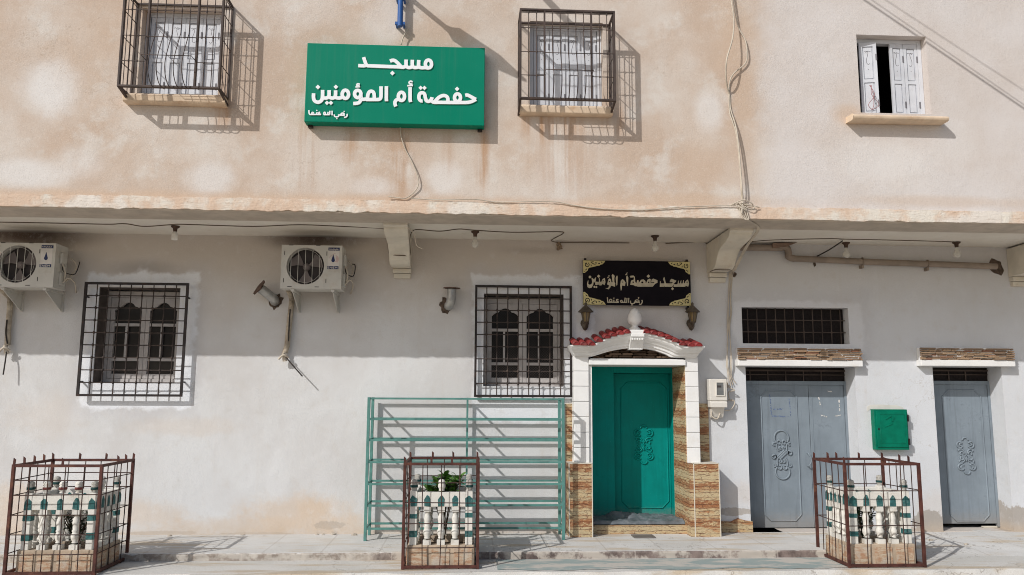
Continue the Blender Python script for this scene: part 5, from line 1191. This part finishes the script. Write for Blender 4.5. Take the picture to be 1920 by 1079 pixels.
# ------------------------------------------------------------------ pipes on the ground floor wall
M_pipe = simple('grey brown pipe', (0.26, 0.21, 0.17), 0.65, var=0.15, dirt=(0.15, 0.11, 0.09), dirt_amt=0.4)
t = thing('drain_pipe', 'long grey brown drain pipe along the top of the right wall ending at a hole', 'pipe', P3(1480, 480, 0))
yy = -0.07
m = MB(); m.tube([P3(1376, 464, yy), P3(1450, 465, yy), P3(1466, 465.5, yy)], 0.043, 10); m.tube(smooth_path([P3(1458, 463, yy), P3(1474, 465, yy), P3(1478, 473, yy), P3(1479, 482, yy), P3(1490, 485.5, yy)], 5), 0.045, 10)
m.tube([P3(1486, 485, yy), P3(1640, 492, yy), P3(1760, 496, yy), P3(1868, 500, yy)], 0.041, 10); m.build('pipe', M_pipe, t)
m = MB()
for px, py in ((1617, 491), (1739, 495.5)):
    q = P3(px, py, yy); m.tube([(q[0], yy+0.05*math.cos(a_), q[2]+0.05*math.sin(a_)) for a_ in [rad(k*24) for k in range(16)]], 0.008, 5, cap=False); m.box(q[0]-0.012, q[0]+0.012, yy-0.01, 0, q[2]-0.085, q[2]-0.045)
m.build('clamp', M_pipe, t)
q = P3(1466, 458, -0.10); m = MB(); m.add([(q[0]-0.14, -0.16, q[2]+0.0), (q[0]+0.18, -0.17, q[2]+0.012), (q[0]+0.06, -0.02, q[2]-0.0), (q[0]-0.13, -0.02, q[2]-0.06), (q[0]-0.13, -0.12, q[2]-0.06), (q[0]+0.02, -0.10, q[2]-0.05)], [(0, 1, 2, 3), (0, 4, 5, 1), (3, 4, 0), (1, 5, 2), (2, 5, 4, 3)]); m.build('patch_plate', simple('brown sheet patch', (0.16, 0.105, 0.075), 0.85, var=0.3), t)
M_broken = simple('broken render hole shade', (0.10, 0.072, 0.055), 0.95, var=0.45, scale=25, bump=0.8, bscale=40)  # broken edges, with the shade inside the holes put into the colour
def ragged(px, py, rx, rz, seed, name='broken_hole_patch', mat=None):
    q = U(px, py, 0); rr = random.Random(seed); P = []
    for k in range(18):
        a_ = 2*math.pi*k/18; f = rr.uniform(0.7, 1.15); P.append((q[0]+rx*f*math.cos(a_), q[1]+rz*f*math.sin(a_)))
    return MB().plate(P, -0.004, 0.001).build(name, mat or M_broken, bld)
ragged(1868, 501, 0.10, 0.12, 4); ragged(1376, 515, 0.035, 0.04, 6); ragged(1527, 495, 0.02, 0.045, 7); ragged(517, 565, 0.095, 0.11, 8); ragged(837, 573, 0.095, 0.11, 9)
M_galv = simple('galvanised pipe', (0.40, 0.40, 0.39), 0.45, 0.5, var=0.2, scale=14, dirt=(0.25, 0.2, 0.16), dirt_amt=0.5, dscale=10)
M_rustcap = simple('rusted cowl', (0.10, 0.06, 0.045), 0.8, var=0.35, scale=18)
def exhaust(pts, cap_dir, label):
    q = P3(*pts[0][:2], 0.0)
    t = thing('exhaust_pipe', label, 'pipe', q, 'exhaust pipes through the ground floor wall')
    pp = [P3(a_, b_, -d_) for a_, b_, d_ in pts]
    m = MB(); m.tube([(pp[0][0], 0.02, pp[0][2])]+smooth_path(pp, 5), 0.058, 12); m.build('pipe', M_galv, t)
    e = Vector(pp[-1]); cdv = Vector(cap_dir).normalized(); A = cdv.orthogonal().normalized(); B = cdv.cross(A); rr = random.Random(int(pts[0][0])); vs = []
    for lay in (0.0, 0.012):
        for k in range(16): a_ = 2*math.pi*k/16; R_ = 0.105*rr.uniform(0.85, 1.1); vs.append(e+cdv*(0.01+lay)+A*R_*math.cos(a_)+B*R_*math.sin(a_))
    m = MB(); m.add(vs, [tuple(range(16)), tuple(range(31, 15, -1))]+[(k, (k+1) % 16, 16+(k+1) % 16, 16+k) for k in range(16)]); m.build('cowl', M_rustcap, t)
exhaust([(515, 565, .02), (512, 560, .10), (500, 550, .15), (488, 541, .20)], (-0.75, -0.45, 0.55), 'tilted metal exhaust pipe with a rusty cowl left of the swirl labelled air conditioner')
exhaust([(841, 574, .02), (843, 572, .10), (846, 562, .13), (847, 543, .13)], (0.03, -0.05, 1.0), 'upright metal exhaust elbow with a flat rusty cowl left of the middle barred window')

# ------------------------------------------------------------------ meter box and cabinet
M_meter = simple('cream plastic', (0.66, 0.63, 0.58), 0.45, var=0.04, dirt=(0.45, 0.4, 0.33), dirt_amt=0.3)
ym = -0.15; a = R4((1330, 711), (1363, 711), (1331.5, 764), (1364, 765), ym)
t = thing('electricity_meter', 'cream electricity meter with a grey window mounted between the portal and the double door', 'meter', ((a[0]+a[1])/2, 0, a[2]))
zm_ = a[2]+(a[3]-a[2])*0.24
m = MB(); m.box(a[0], a[1], ym, -0.02, zm_, a[3]); m.profx([(ym+0.02, zm_), (ym-0.012, zm_-0.02), (ym-0.012, a[2]), (-0.02, a[2]), (-0.02, zm_)], a[0]+0.004, a[1]-0.004); m.build('casing', M_meter, t, bevel=0.008)
m = MB(); wx0 = a[0]+(a[1]-a[0])*0.40; wx1 = wx0+(a[1]-a[0])*0.40; wz1 = a[3]-0.045; wz0 = wz1-0.155
m.box(wx0-0.012, wx0, ym-0.012, ym, wz0-0.012, wz1+0.012); m.box(wx1, wx1+0.012, ym-0.012, ym, wz0-0.012, wz1+0.012); m.box(wx0, wx1, ym-0.012, ym, wz1, wz1+0.012); m.box(wx0, wx1, ym-0.012, ym, wz0-0.012, wz0); m.build('window_frame', M_meter, t)
MB().box(wx0, wx1, ym-0.004, ym-0.001, wz0, wz1).build('window', simple('grey meter glass', (0.16, 0.165, 0.165), 0.2), t)
m = MB(); m.box(wx0+0.008, wx1-0.03, ym-0.006, ym-0.004, wz1-0.06, wz1-0.035); m.build('register', M_acd, t)
m = MB(); m.profx([(ym+0.03, a[2]-0.001), (-0.02, a[2]-0.001), (-0.02, a[2]-0.13), (-0.06, a[2]-0.12)], a[0]+0.03, a[1]-0.03); m.build('terminal_cover', M_meter, t)
m = MB()
m.tube(smooth_path([(a[0]+0.04, -0.09, a[2]-0.02), (a[0]+0.03, -0.1, a[2]-0.1), (a[0]+0.10, -0.1, a[2]-0.14), (a[0]+0.15, -0.08, a[2]-0.06)], 5), 0.009, 6); m.tube(smooth_path([(a[1]-0.03, -0.08, a[2]-0.03), (a[1]+0.06, -0.06, a[2]-0.03), (a[1]+0.12, -0.05, a[2]+0.04), (a[1]+0.11, -0.05, a[2]+0.09), (a[1]+0.03, -0.05, a[2]+0.09)], 5), 0.007, 6)
m.tube(smooth_path([(a[1]+0.02, -0.05, a[3]-0.02), (a[1]+0.06, -0.07, a[3]-0.1), (a[1]+0.12, -0.08, a[3]-0.14), (a[1]+0.05, -0.06, a[3]-0.16), (a[1]+0.06, -0.05, a[2]+0.10), (a[1]+0.10, -0.05, a[2]+0.08)], 5), 0.007, 6); m.build('wire', M_cabl, t)

M_cab = simple('glossy green cabinet paint', (0.0, 0.155, 0.092), 0.4, var=0.14, scale=9, dirt=(0.0, 0.10, 0.055), dirt_amt=0.6, spec=0.15)
yc = -0.10; a = R4((1640, 768), (1702, 768), (1643, 844), (1706, 844), yc)
t = thing('utility_cabinet', 'small green steel cabinet with an embossed emblem on the white wall between the grey doors', 'cabinet', ((a[0]+a[1])/2, 0, a[2]))
MB().box(a[0], a[1], yc+0.012, 0.0, a[2], a[3]).build('casing', M_cab, t, bevel=0.004)
m = MB(); m.box(a[0]+0.02, a[1]-0.015, yc, yc+0.013, a[2]+0.03, a[3]-0.025); m.build('door', M_cab, t, bevel=0.004)
m = MB(); fx0, fx1, fz0, fz1 = a[0]+0.065, a[1]-0.05, a[2]+0.085, a[3]-0.06
relief(m, [(fx0, fz0), (fx1, fz0), (fx1, fz1), (fx0, fz1), (fx0, fz0)], yc, 0.004)
SQ = lambda l: [U(1620+p[0]/9.81, 750+p[1]/9.81, yc) for p in l]
for l in ([(390, 360), (440, 325), (495, 300)], [(505, 345), (550, 325), (545, 350), (510, 365), (505, 390), (540, 385)], [(380, 492), (450, 465), (515, 440)]): m.stroke(SQ(l), 0.014, yc-0.008, yc)
m.build('relief', M_cab, t)
m = MB(); q = U(1620+272/9.81, 750+538/9.81, yc); m.lathe([(0.012, 0), (0.012, 0.004)], (q[0], yc, q[1]), 10, False, 'y'); m.build('lock', M_iron, t)
m = MB()
for zz in (a[2]+0.1, a[3]-0.11): m.box(a[1]-0.012, a[1]+0.006, yc-0.008, yc+0.012, zz-0.04, zz+0.04)
m.build('hinge', M_iron, t)
m = MB(); w_ = simple('mortar smear', (0.62, 0.60, 0.56), 0.95, var=0.06, bump=0.4)
m.plate([(a[0]-0.04, a[3]-0.03), (a[0]-0.045, a[3]+0.03), (a[0]+0.0, a[3]+0.055), (a[0]+0.12, a[3]+0.06), (a[1]-0.09, a[3]+0.052), (a[1]-0.01, a[3]+0.03), (a[1]+0.01, a[3]), (a[0]-0.001, a[3])], -0.004, 0.0); m.build('mortar_patch', w_, t)

# ------------------------------------------------------------------ teal rack in front of the wall
yf, yb = -0.47, -0.085
x0, z1 = U(692, 744, yf); x1 = U(1056, 748, yf)[0]; z1 = (z1+U(1056, 748, yf)[1])/2; x0b = U(685, 1003, yf)[0]; x0 = (x0+x0b)/2; x1 = (x1+U(1056, 1000, yf)[0])/2
t = thing('shoe_rack', 'wide open teal steel rack of seven thin shelves against the wall beside the portal', 'rack', ((x0+x1)/2, yf, 0))
xm = U(876, 800, yb)[0]; s = 0.017
for xx in (x0, x1):
    MB().box(xx-s, xx+s, yf-s, yf+s, 0, z1).build('post', M_teal, t, bevel=0.002); MB().box(xx-s, xx+s, yb-s, yb+s, 0.0, z1).build('post', M_teal, t, bevel=0.002)
MB().box(xm-0.012, xm+0.012, yb-0.012, yb+0.012, 0.0, z1).build('post', M_teal, t)
lv = [U(860, py, yf)[1] for py in (991, 948, 908, 867, 826, 787)]
for zz in lv+[z1-0.014]:
    m = MB(); rr_ = 0.0115
    m.box(x0+s, x1-s, yf-rr_, yf+rr_, zz-rr_, zz+rr_); m.box(x0+s, x1-s, yb-rr_, yb+rr_, zz-rr_, zz+rr_)
    for xx in (x0, xm, x1): m.box(xx-rr_*.8, xx+rr_*.8, yf+rr_+0.001, yb-rr_-0.001, zz-rr_*0.9, zz+rr_*0.9)
    m.build('shelf', M_teal, t)

# ------------------------------------------------------------------ door mat, crumpled sheet on the step
a = UZ(1180, 1003, 0.0); b = UZ(1230, 1010, 0.0)
m = MB(); m.box(UZ(1182, 1004, 0)[0], UZ(1222, 1004, 0)[0], UZ(1200, 1010, 0)[1], UZ(1200, 1004.5, 0)[1], 0.004, 0.014)
tag(m.build('floor_plate', simple('dark grey plate', (0.15, 0.135, 0.125), 0.7)), 'flat dark grey plate on the pavement in front of the green door step', 'mat')
M_tarp = simple('grey plastic sheet', (0.135, 0.15, 0.165), 0.35, var=0.3, scale=7, dirt=(0.30, 0.32, 0.34), dirt_amt=0.5, dscale=6)
from mathutils import noise as mnoise
m = MB(); nx, ny = 70, 34; xa, xb_ = pl[1]-0.0, jx-0.01; ya_, yb_ = -0.07, YG-0.005; vs = []
for j in range(ny+1):
    for i in range(nx+1):
        u, v = i/nx, j/ny; x = xa+(xb_-xa)*u; y = ya_+(yb_-ya_)*v
        h = 0.028+0.024*abs(mnoise.noise((x*6, y*9, 0)))+0.022*abs(mnoise.noise((x*13, y*21, 3)))+0.014*abs(mnoise.noise((x*27, y*41, 1)))
        d_ = abs((v-0.72)-0.12*math.sin(u*9))
        hump = max(0, 1-d_/0.22)*max(0, min(1, (u-0.22)/0.08))*max(0, min(1, (0.80-u)/0.3))
        h += 0.065*hump*(0.9+0.35*mnoise.noise((x*5, y*5, 5)))
        ed_ = min(1, (v)/0.06+0.12); vs.append((x, y+0.012*mnoise.noise((x*9, y*3, 2)), ZSTEP+0.004+h*ed_))
m.add(vs, [(j*(nx+1)+i, j*(nx+1)+i+1, (j+1)*(nx+1)+i+1, (j+1)*(nx+1)+i) for j in range(ny) for i in range(nx)], True)
tag(m.build('plastic_sheet', M_tarp), 'crumpled grey plastic sheet lying on the step against the green door', 'sheet')

# ------------------------------------------------------------------ caged planters on the kerb
M_cast = simple('cream cast stone', (0.68, 0.66, 0.61), 0.8, var=0.07, dirt=(0.38, 0.32, 0.25), dirt_amt=0.65, dscale=7, bump=0.2)
M_tealp = simple('teal paint mark', (0.03, 0.115, 0.115), 0.75, var=0.3, scale=25, dirt=(0.30, 0.33, 0.31), dirt_amt=0.6, dscale=22)
M_maroon = simple('maroon paint mark', (0.17, 0.045, 0.04), 0.7, var=0.2)
M_soil = simple('dry soil', (0.13, 0.095, 0.07), 0.95, var=0.3, bump=0.6)
M_ptw = simple('worn plinth mortar', (0.44, 0.35, 0.26), 0.9, var=0.15, dirt=(0.3, 0.19, 0.12), dirt_amt=0.6, dscale=5, bump=0.4)
def worn_tile():
    g = G('worn plinth tile'); x, y, z = g.pos(); u = g.m2('ADD', x, y); v = g.vec(u, z, 0)
    n1 = g.noise(9, 6, 0.7, v, 1, 4, 1); n2 = g.noise(30, 6, 0.75, v, 1, 3.5, 1); n3 = g.noise(5, 3, 0.6, v)
    c = g.mix(g.mr(n1, 0.4, 0.6), (0.40, 0.235, 0.145), (0.52, 0.43, 0.32)); c = g.mix(g.m2('MULTIPLY', g.mr(n2, 0.54, 0.64), 0.7), c, (0.20, 0.09, 0.05))
    c = g.mix(g.m2('MULTIPLY', g.mr(n3, 0.5, 0.62), 0.7), c, (0.50, 0.45, 0.38)); g.bump(n2, 0.4, 0.006)
    return g.done(c, 0.6, 0, 0.2)
M_ptile = worn_tile()
def ring_band(m, x, y, hw, z0, z1): m.box(x-hw-0.002, x+hw+0.002, y-hw-0.002, y+hw+0.002, z0, z1)
def planter(x0, x1, y0, y1, label, caps_front, side_n):
    t = thing('balustrade_planter', label, 'planter', ((x0+x1)/2, (y0+y1)/2, ZLOW), 'balustrade planters inside the steel cages')
    zb = 0.145; zr0, zr1 = 0.52, 0.665
    # walls of the base, soil inside
    w_ = 0.11; m = MB(); m.box(x0, x1, y0, y0+w_, ZLOW, zb); m.box(x0, x1, y1-w_, y1, ZLOW, zb); m.box(x0, x0+w_, y0+w_, y1-w_, ZLOW, zb-0.001); m.box(x1-w_, x1, y0+w_, y1-w_, ZLOW, zb-0.001); m.build('plinth', M_ptw, t, bevel=0.008)
    k = max(3, round((x1-x0)/0.2)); gp = (x1-x0)/k; m = MB()
    for i in range(k): m.box(x0+gp*i+0.022, x0+gp*(i+1)-0.022, y0-0.008, y0-0.001, ZLOW+0.012, zb-0.03)
    ks = max(2, round((y1-y0)/0.25)); gs = (y1-y0)/ks
    for i in range(ks):
        for xx in (x0-0.008, x1+0.001): m.box(xx, xx+0.007, y0+gs*i+0.03, y0+gs*(i+1)-0.03, ZLOW+0.012, zb-0.03)
    m.build('plinth_tile', M_ptile, t)
    MB().box(x0+w_, x1-w_, y0+w_, y1-w_, ZLOW, 0.08).build('soil', M_soil, t)
    pw = 0.036; prr = random.Random(int(x0*31))
    bal = [(0.048, 0.0), (0.05, 0.055), (0.036, 0.062), (0.030, 0.075), (0.045, 0.105), (0.049, 0.13), (0.036, 0.155), (0.033, 0.162), (0.042, 0.175), (0.033, 0.188), (0.036, 0.23), (0.042, 0.255), (0.034, 0.285), (0.024, 0.315), (0.028, 0.322), (0.036, 0.33)]
    H = zr0-zb
    def baluster(x, y):
        m = MB(); m.lathe([(r_*0.86, zb+h_/0.375*H) for r_, h_ in bal if h_ > 0.056], (x, y, 0), 12)
        m.box(x-0.04, x+0.04, y-0.036, y+0.036, zb, zb+0.045); m.box(x-0.036, x+0.036, y-0.034, y+0.034, zr0-0.05, zr0); m.build('baluster', M_cast, t)
    def post(x, y):
        m = MB(); m.box(x-pw, x+pw, y-pw, y+pw, zb, zr1+0.015); o = m.build('corner_post', M_cast, t, bevel=0.004)
        
        for q0, q1 in ((0.085, 0.145), (0.265, 0.315)): m = MB(); j = prr.uniform(-.012, .012); ring_band(m, x, y, pw, zb+q0+j, zb+q1+j+prr.uniform(-.01, .01)); m.build('paint_band', M_tealp, o); fin(x, y, o, M_tealp)
    def fin(x, y, par, mat):
        m = MB(); m.lathe([(0.03, zr1+0.015), (0.026, zr1+0.03), (0.036, zr1+0.045), (0.037, zr1+0.075), (0.03, zr1+0.088), (0.036, zr1+0.098), (0.030, zr1+0.12), (0.012, zr1+0.128)], (x, y, 0), 12); m.build('finial', M_cast, par)
        m = MB(); m.lathe([(0.0385, zr1+0.048), (0.0385, zr1+0.072)], (x, y, 0), 12); m.build('finial_band', mat, par)
    cx0, cx1, cy0, cy1 = x0+0.055, x1-0.055, y0+0.055, y1-0.055
    for x in (cx0, cx1):
        for y in (cy0, cy1): post(x, y)
    def rail(xa, ya, xb, yb_, n, caps):
        ln = math.hypot(xb-xa, yb_-ya); ux, uy = (xb-xa)/ln, (yb_-ya)/ln; m = MB(); h = 0.033
        if ux > 0.5: m.box(xa+pw, xb-pw, ya-h, ya+h, zr0, zr1)
        else: m.box(xa-h, xa+h, ya+pw, yb_-pw, zr0, zr1)
        o = m.build('top_rail', M_cast, t, bevel=0.005)
        for k in range(n+2):
            P = MB()
            s_ = k/(n+1); xx, yy = xa+(xb-xa)*s_, ya+(yb_-ya)*s_; ww = 0.033 if 0 < k < n+1 else 0.037
            hh = h+0.002 if 0 < k < n+1 else pw+0.002
            ww *= prr.uniform(.85, 1.05); j = prr.uniform(-.008, .008); prof = [(p[0]+prr.uniform(-.005, .005), p[1]+prr.uniform(-.006, .006)) for p in [(-ww, zr0+0.005), (ww, zr0+0.005), (ww, zr0+0.078), (0.012, zr0+0.11+j), (-0.008, zr0+0.116+j), (-ww, zr0+0.078)]]
            if ux > 0.5: P.plate([(xx+p[0], p[1]) for p in prof], yy-hh, yy-hh+0.0015)
            else:
                P.add([(xx-hh, yy+p[0], p[1]) for p in prof], [tuple(range(6))])
                P.build('arrow_mark', M_tealp, o); P = MB(); P.add([(xx+hh, yy+p[0], p[1]) for p in prof], [tuple(range(6))])
            P.build('arrow_mark', M_tealp, o)
        for k in range(n):
            s_ = (k+1)/(n+1); xx, yy = xa+(xb-xa)*s_, ya+(yb_-ya)*s_; baluster(xx, yy)
            if k in caps: fin(xx, yy, o, M_maroon if len(caps) > 1 else M_cast)
    rail(cx0, cy0, cx1, cy0, 3, caps_front); rail(cx0, cy1, cx1, cy1, 3, (2,) if len(caps_front) > 1 else ())
    rail(cx0, cy0, cx0, cy1, side_n, ()); rail(cx1, cy0, cx1, cy1, side_n, (0,) if len(caps_front) > 1 else ())
    return t
def cage(x0, x1, y0, y1, z1, label, nf, ns, levels, spikes):
    t = thing('planter_cage', label, 'cage', ((x0+x1)/2, (y0+y1)/2, ZLOW), 'rusty steel cages round the planters')
    s = 0.0145; z0 = ZLOW+0.002
    for x in (x0, x1):
        for y in (y0, y1): MB().box(x-s, x+s, y-s, y+s, z0, z1).build('post', M_rust, t, bevel=0.002)
    for zz, nm in ((z1-0.014, 'top_rail'), (z0+0.022, 'bottom_rail')):
        for y in (y0, y1): MB().box(x0+s, x1-s, y-0.013, y+0.013, zz-0.013, zz+0.013).build(nm, M_rust, t)
        for x in (x0, x1): MB().box(x-0.013, x+0.013, y0+s, y1-s, zz-0.013, zz+0.013).build(nm, M_rust, t)
    m = MB(); r_ = 0.0052; rr = random.Random(int(x0*100))
    def J(): return rr.uniform(-0.008, 0.008)
    for i in range(nf):
        for y in (y0, y1): x = x0+(x1-x0)*(i+1)/(nf+1); m.tube([(x+J(), y, z0), (x+J(), y+J(), (z0+z1)/2), (x+J(), y, z1)], r_, 5, cap=False)
    for i in range(ns):
        for x in (x0, x1): y = y0+(y1-y0)*(i+1)/(ns+1); m.tube([(x, y+J(), z0), (x+J(), y+J(), (z0+z1)/2), (x, y+J(), z1)], r_, 5, cap=False)
    for L in levels:
        zz = z0+(z1-z0)*L
        for y in (y0-0.006, y1-0.006): m.tube([(x0, y, zz+J()), (x1, y, zz+J())], r_, 5, cap=False)
        for x in (x0-0.006, x1-0.006): m.tube([(x, y0, zz+J()), (x, y1, zz+J())], r_, 5, cap=False)
    m.build('rod', M_rod, t)
    for (u, v) in spikes:
        x, y = x0+(x1-x0)*u, y0+(y1-y0)*v; m = MB(); dx = rr.uniform(-.004, .004); w_ = 0.011
        m.add([(x-w_, y-0.004, z1-0.01), (x+w_, y-0.004, z1-0.01), (x+w_, y+0.004, z1-0.01), (x-w_, y+0.004, z1-0.01), (x-w_+dx, y-0.004, z1+0.062), (x+w_+dx, y-0.004, z1+0.045), (x+w_+dx, y+0.004, z1+0.045), (x-w_+dx, y+0.004, z1+0.062)], [(0, 1, 5, 4), (1, 2, 6, 5), (2, 3, 7, 6), (3, 0, 4, 7), (4, 5, 6, 7)])
        m.build('spike', M_rust, t)
CL = (-4.375, -3.545, -1.84, -1.10); CM = (-0.625, 0.12, -1.665, -0.86); CR = (3.91, 4.70, -1.735, -1.0)
sp4 = [(0, 0), (.0, .5), (0, 1), (.33, 1), (.66, 1), (1, 1), (1, .5), (.55, 0)]
cage(*CL, 0.965, 'rusty red steel cage round the planter at the left edge of the pavement', 4, 4, (0.19, 0.36, 0.54, 0.72, 0.86), sp4+[(0, .25), (0, .75), (1, .75)])
cage(*CM, 0.97, 'rusty red steel cage round the planter in front of the teal rack', 3, 3, (0.2, 0.43, 0.62, 0.80), [(0, 0), (.36, 0), (.64, 0), (1, 0), (0, 1), (.33, 1), (.64, 1), (1, 1)])
cage(*CR, 0.975, 'rusty red steel cage round the planter in front of the grey double door', 3, 4, (0.40, 0.73), sp4+[(.2, 1), (1, .25)])
planter(CL[0]+0.06, CL[1]-0.05, CL[2]+0.07, CL[3]-0.06, 'cream balustrade planter with maroon banded finials inside the left cage', (0, 1, 2), 3)
planter(CM[0]+0.035, CM[1]-0.035, CM[2]+0.06, CM[3]-0.06, 'cream balustrade planter with one plain centre finial inside the middle cage', (1,), 3)
planter(CR[0]+0.06, CR[1]-0.05, CR[2]+0.07, CR[3]-0.06, 'cream balustrade planter with teal and maroon bands inside the right cage', (), 4)
# plants
M_leaf = simple('glossy leaf', (0.075, 0.17, 0.03), 0.45, var=0.45, scale=11)
M_leafd = simple('dull dark leaf', (0.038, 0.058, 0.022), 0.6, var=0.5, scale=14, dirt=(0.15, 0.13, 0.07), dirt_amt=0.6, dscale=12)
M_stem = simple('woody stem', (0.10, 0.07, 0.045), 0.8, var=0.3)
def plant(x, y, z, h, spread, nst, nleaf, size, mat, label, low=0.25, seed=1):
    rr = random.Random(seed); t = thing('shrub', label, 'shrub', (x, y, z), None)
    st_ = MB(); lf_ = MB()
    for k in range(nst):
        a_ = rr.uniform(0, 6.28); s_ = spread*rr.uniform(0.3, 1); hh = h*rr.uniform(0.7, 1)
        path = smooth_path([(x, y, z), (x+math.cos(a_)*s_*.25, y+math.sin(a_)*s_*.25, z+hh*.4), (x+math.cos(a_)*s_*.6, y+math.sin(a_)*s_*.6, z+hh*.75), (x+math.cos(a_)*s_, y+math.sin(a_)*s_, z+hh)], 5)
        st_.tube(path, 0.005, 5)
        for q in range(nleaf):
            p = path[min(len(path)-1, int(len(path)*(low+(1-low)*rr.random())))]; b_ = rr.uniform(0, 6.28); el = rr.uniform(-0.2, 0.9); L = size*rr.uniform(0.6, 1.2)
            d_ = Vector((math.cos(b_)*math.cos(el), math.sin(b_)*math.cos(el), math.sin(el))); sd = d_.cross(Vector((0, 0, 1))).normalized()*L*0.24; nn = sd.cross(d_).normalized()*L*0.07
            a0, m1, m2, e_ = p, p+d_*L*0.4+nn, p+d_*L*0.7+nn, p+d_*L-nn*1.2
            lf_.add([a0, m1+sd, m1-sd, m2+sd*.8, m2-sd*.8, e_, m1-nn*.6, m2-nn*.6], [(0, 1, 6), (0, 6, 2), (1, 3, 7, 6), (6, 7, 4, 2), (3, 5, 7), (7, 5, 4)], True)
    st_.build('stem', M_stem, t); lf_.build('leaf', mat, t)
cm = ((CM[0]+CM[1])/2+0.02, (CM[2]+CM[3])/2+0.02)
plant(cm[0], cm[1], 0.08, 0.76, 0.19, 13, 26, 0.115, M_leaf, 'leafy green shrub rising above the middle planter', 0.72, 3)
cl_ = ((CL[0]+CL[1])/2+0.06, (CL[2]+CL[3])/2)
plant(cl_[0], cl_[1], 0.08, 0.42, 0.2, 9, 26, 0.075, M_leafd, 'low dark shrub behind the balusters of the left planter', 0.15, 5)
plant((CR[0]+CR[1])/2-0.05, (CR[2]+CR[3])/2, 0.08, 0.56, 0.2, 9, 26, 0.08, M_leafd, 'dusty dark shrub behind the balusters of the right planter', 0.2, 8)

# crumbs of plaster fallen at the foot of the wall
rr = random.Random(21); M_chip = simple('plaster crumb', (0.42, 0.37, 0.31), 0.95, var=0.2, scale=30)
for k, (px, py) in enumerate(((604, 994), (612, 997), (627, 1000), (318, 1006), (455, 1004), (665, 1004), (1745, 1012), (1812, 1020))):
    x, y = UZ(px, py, 0.0); y = min(y, -0.03); s_ = rr.uniform(0.012, 0.026); m = MB(); vs = []
    for zz, q in ((0, 1.0), (s_*0.5, 1.05), (s_*0.9, 0.55)):
        for n_ in range(7): a_ = 6.2832*n_/7; f = q*s_*rr.uniform(0.7, 1.25); vs.append((x+f*math.cos(a_)*1.4, y+f*math.sin(a_), (0.0 if px < 1700 else -0.012)+zz))
    m.add(vs, [tuple(range(6, -1, -1)), tuple(range(14, 21))]+[(i*7+j, i*7+(j+1) % 7, (i+1)*7+(j+1) % 7, (i+1)*7+j) for i in range(2) for j in range(7)])
    tag(m.build('plaster_crumb', M_chip), 'small crumb of fallen plaster lying at the foot of the wall', 'rubble', 'plaster crumbs at the foot of the wall')
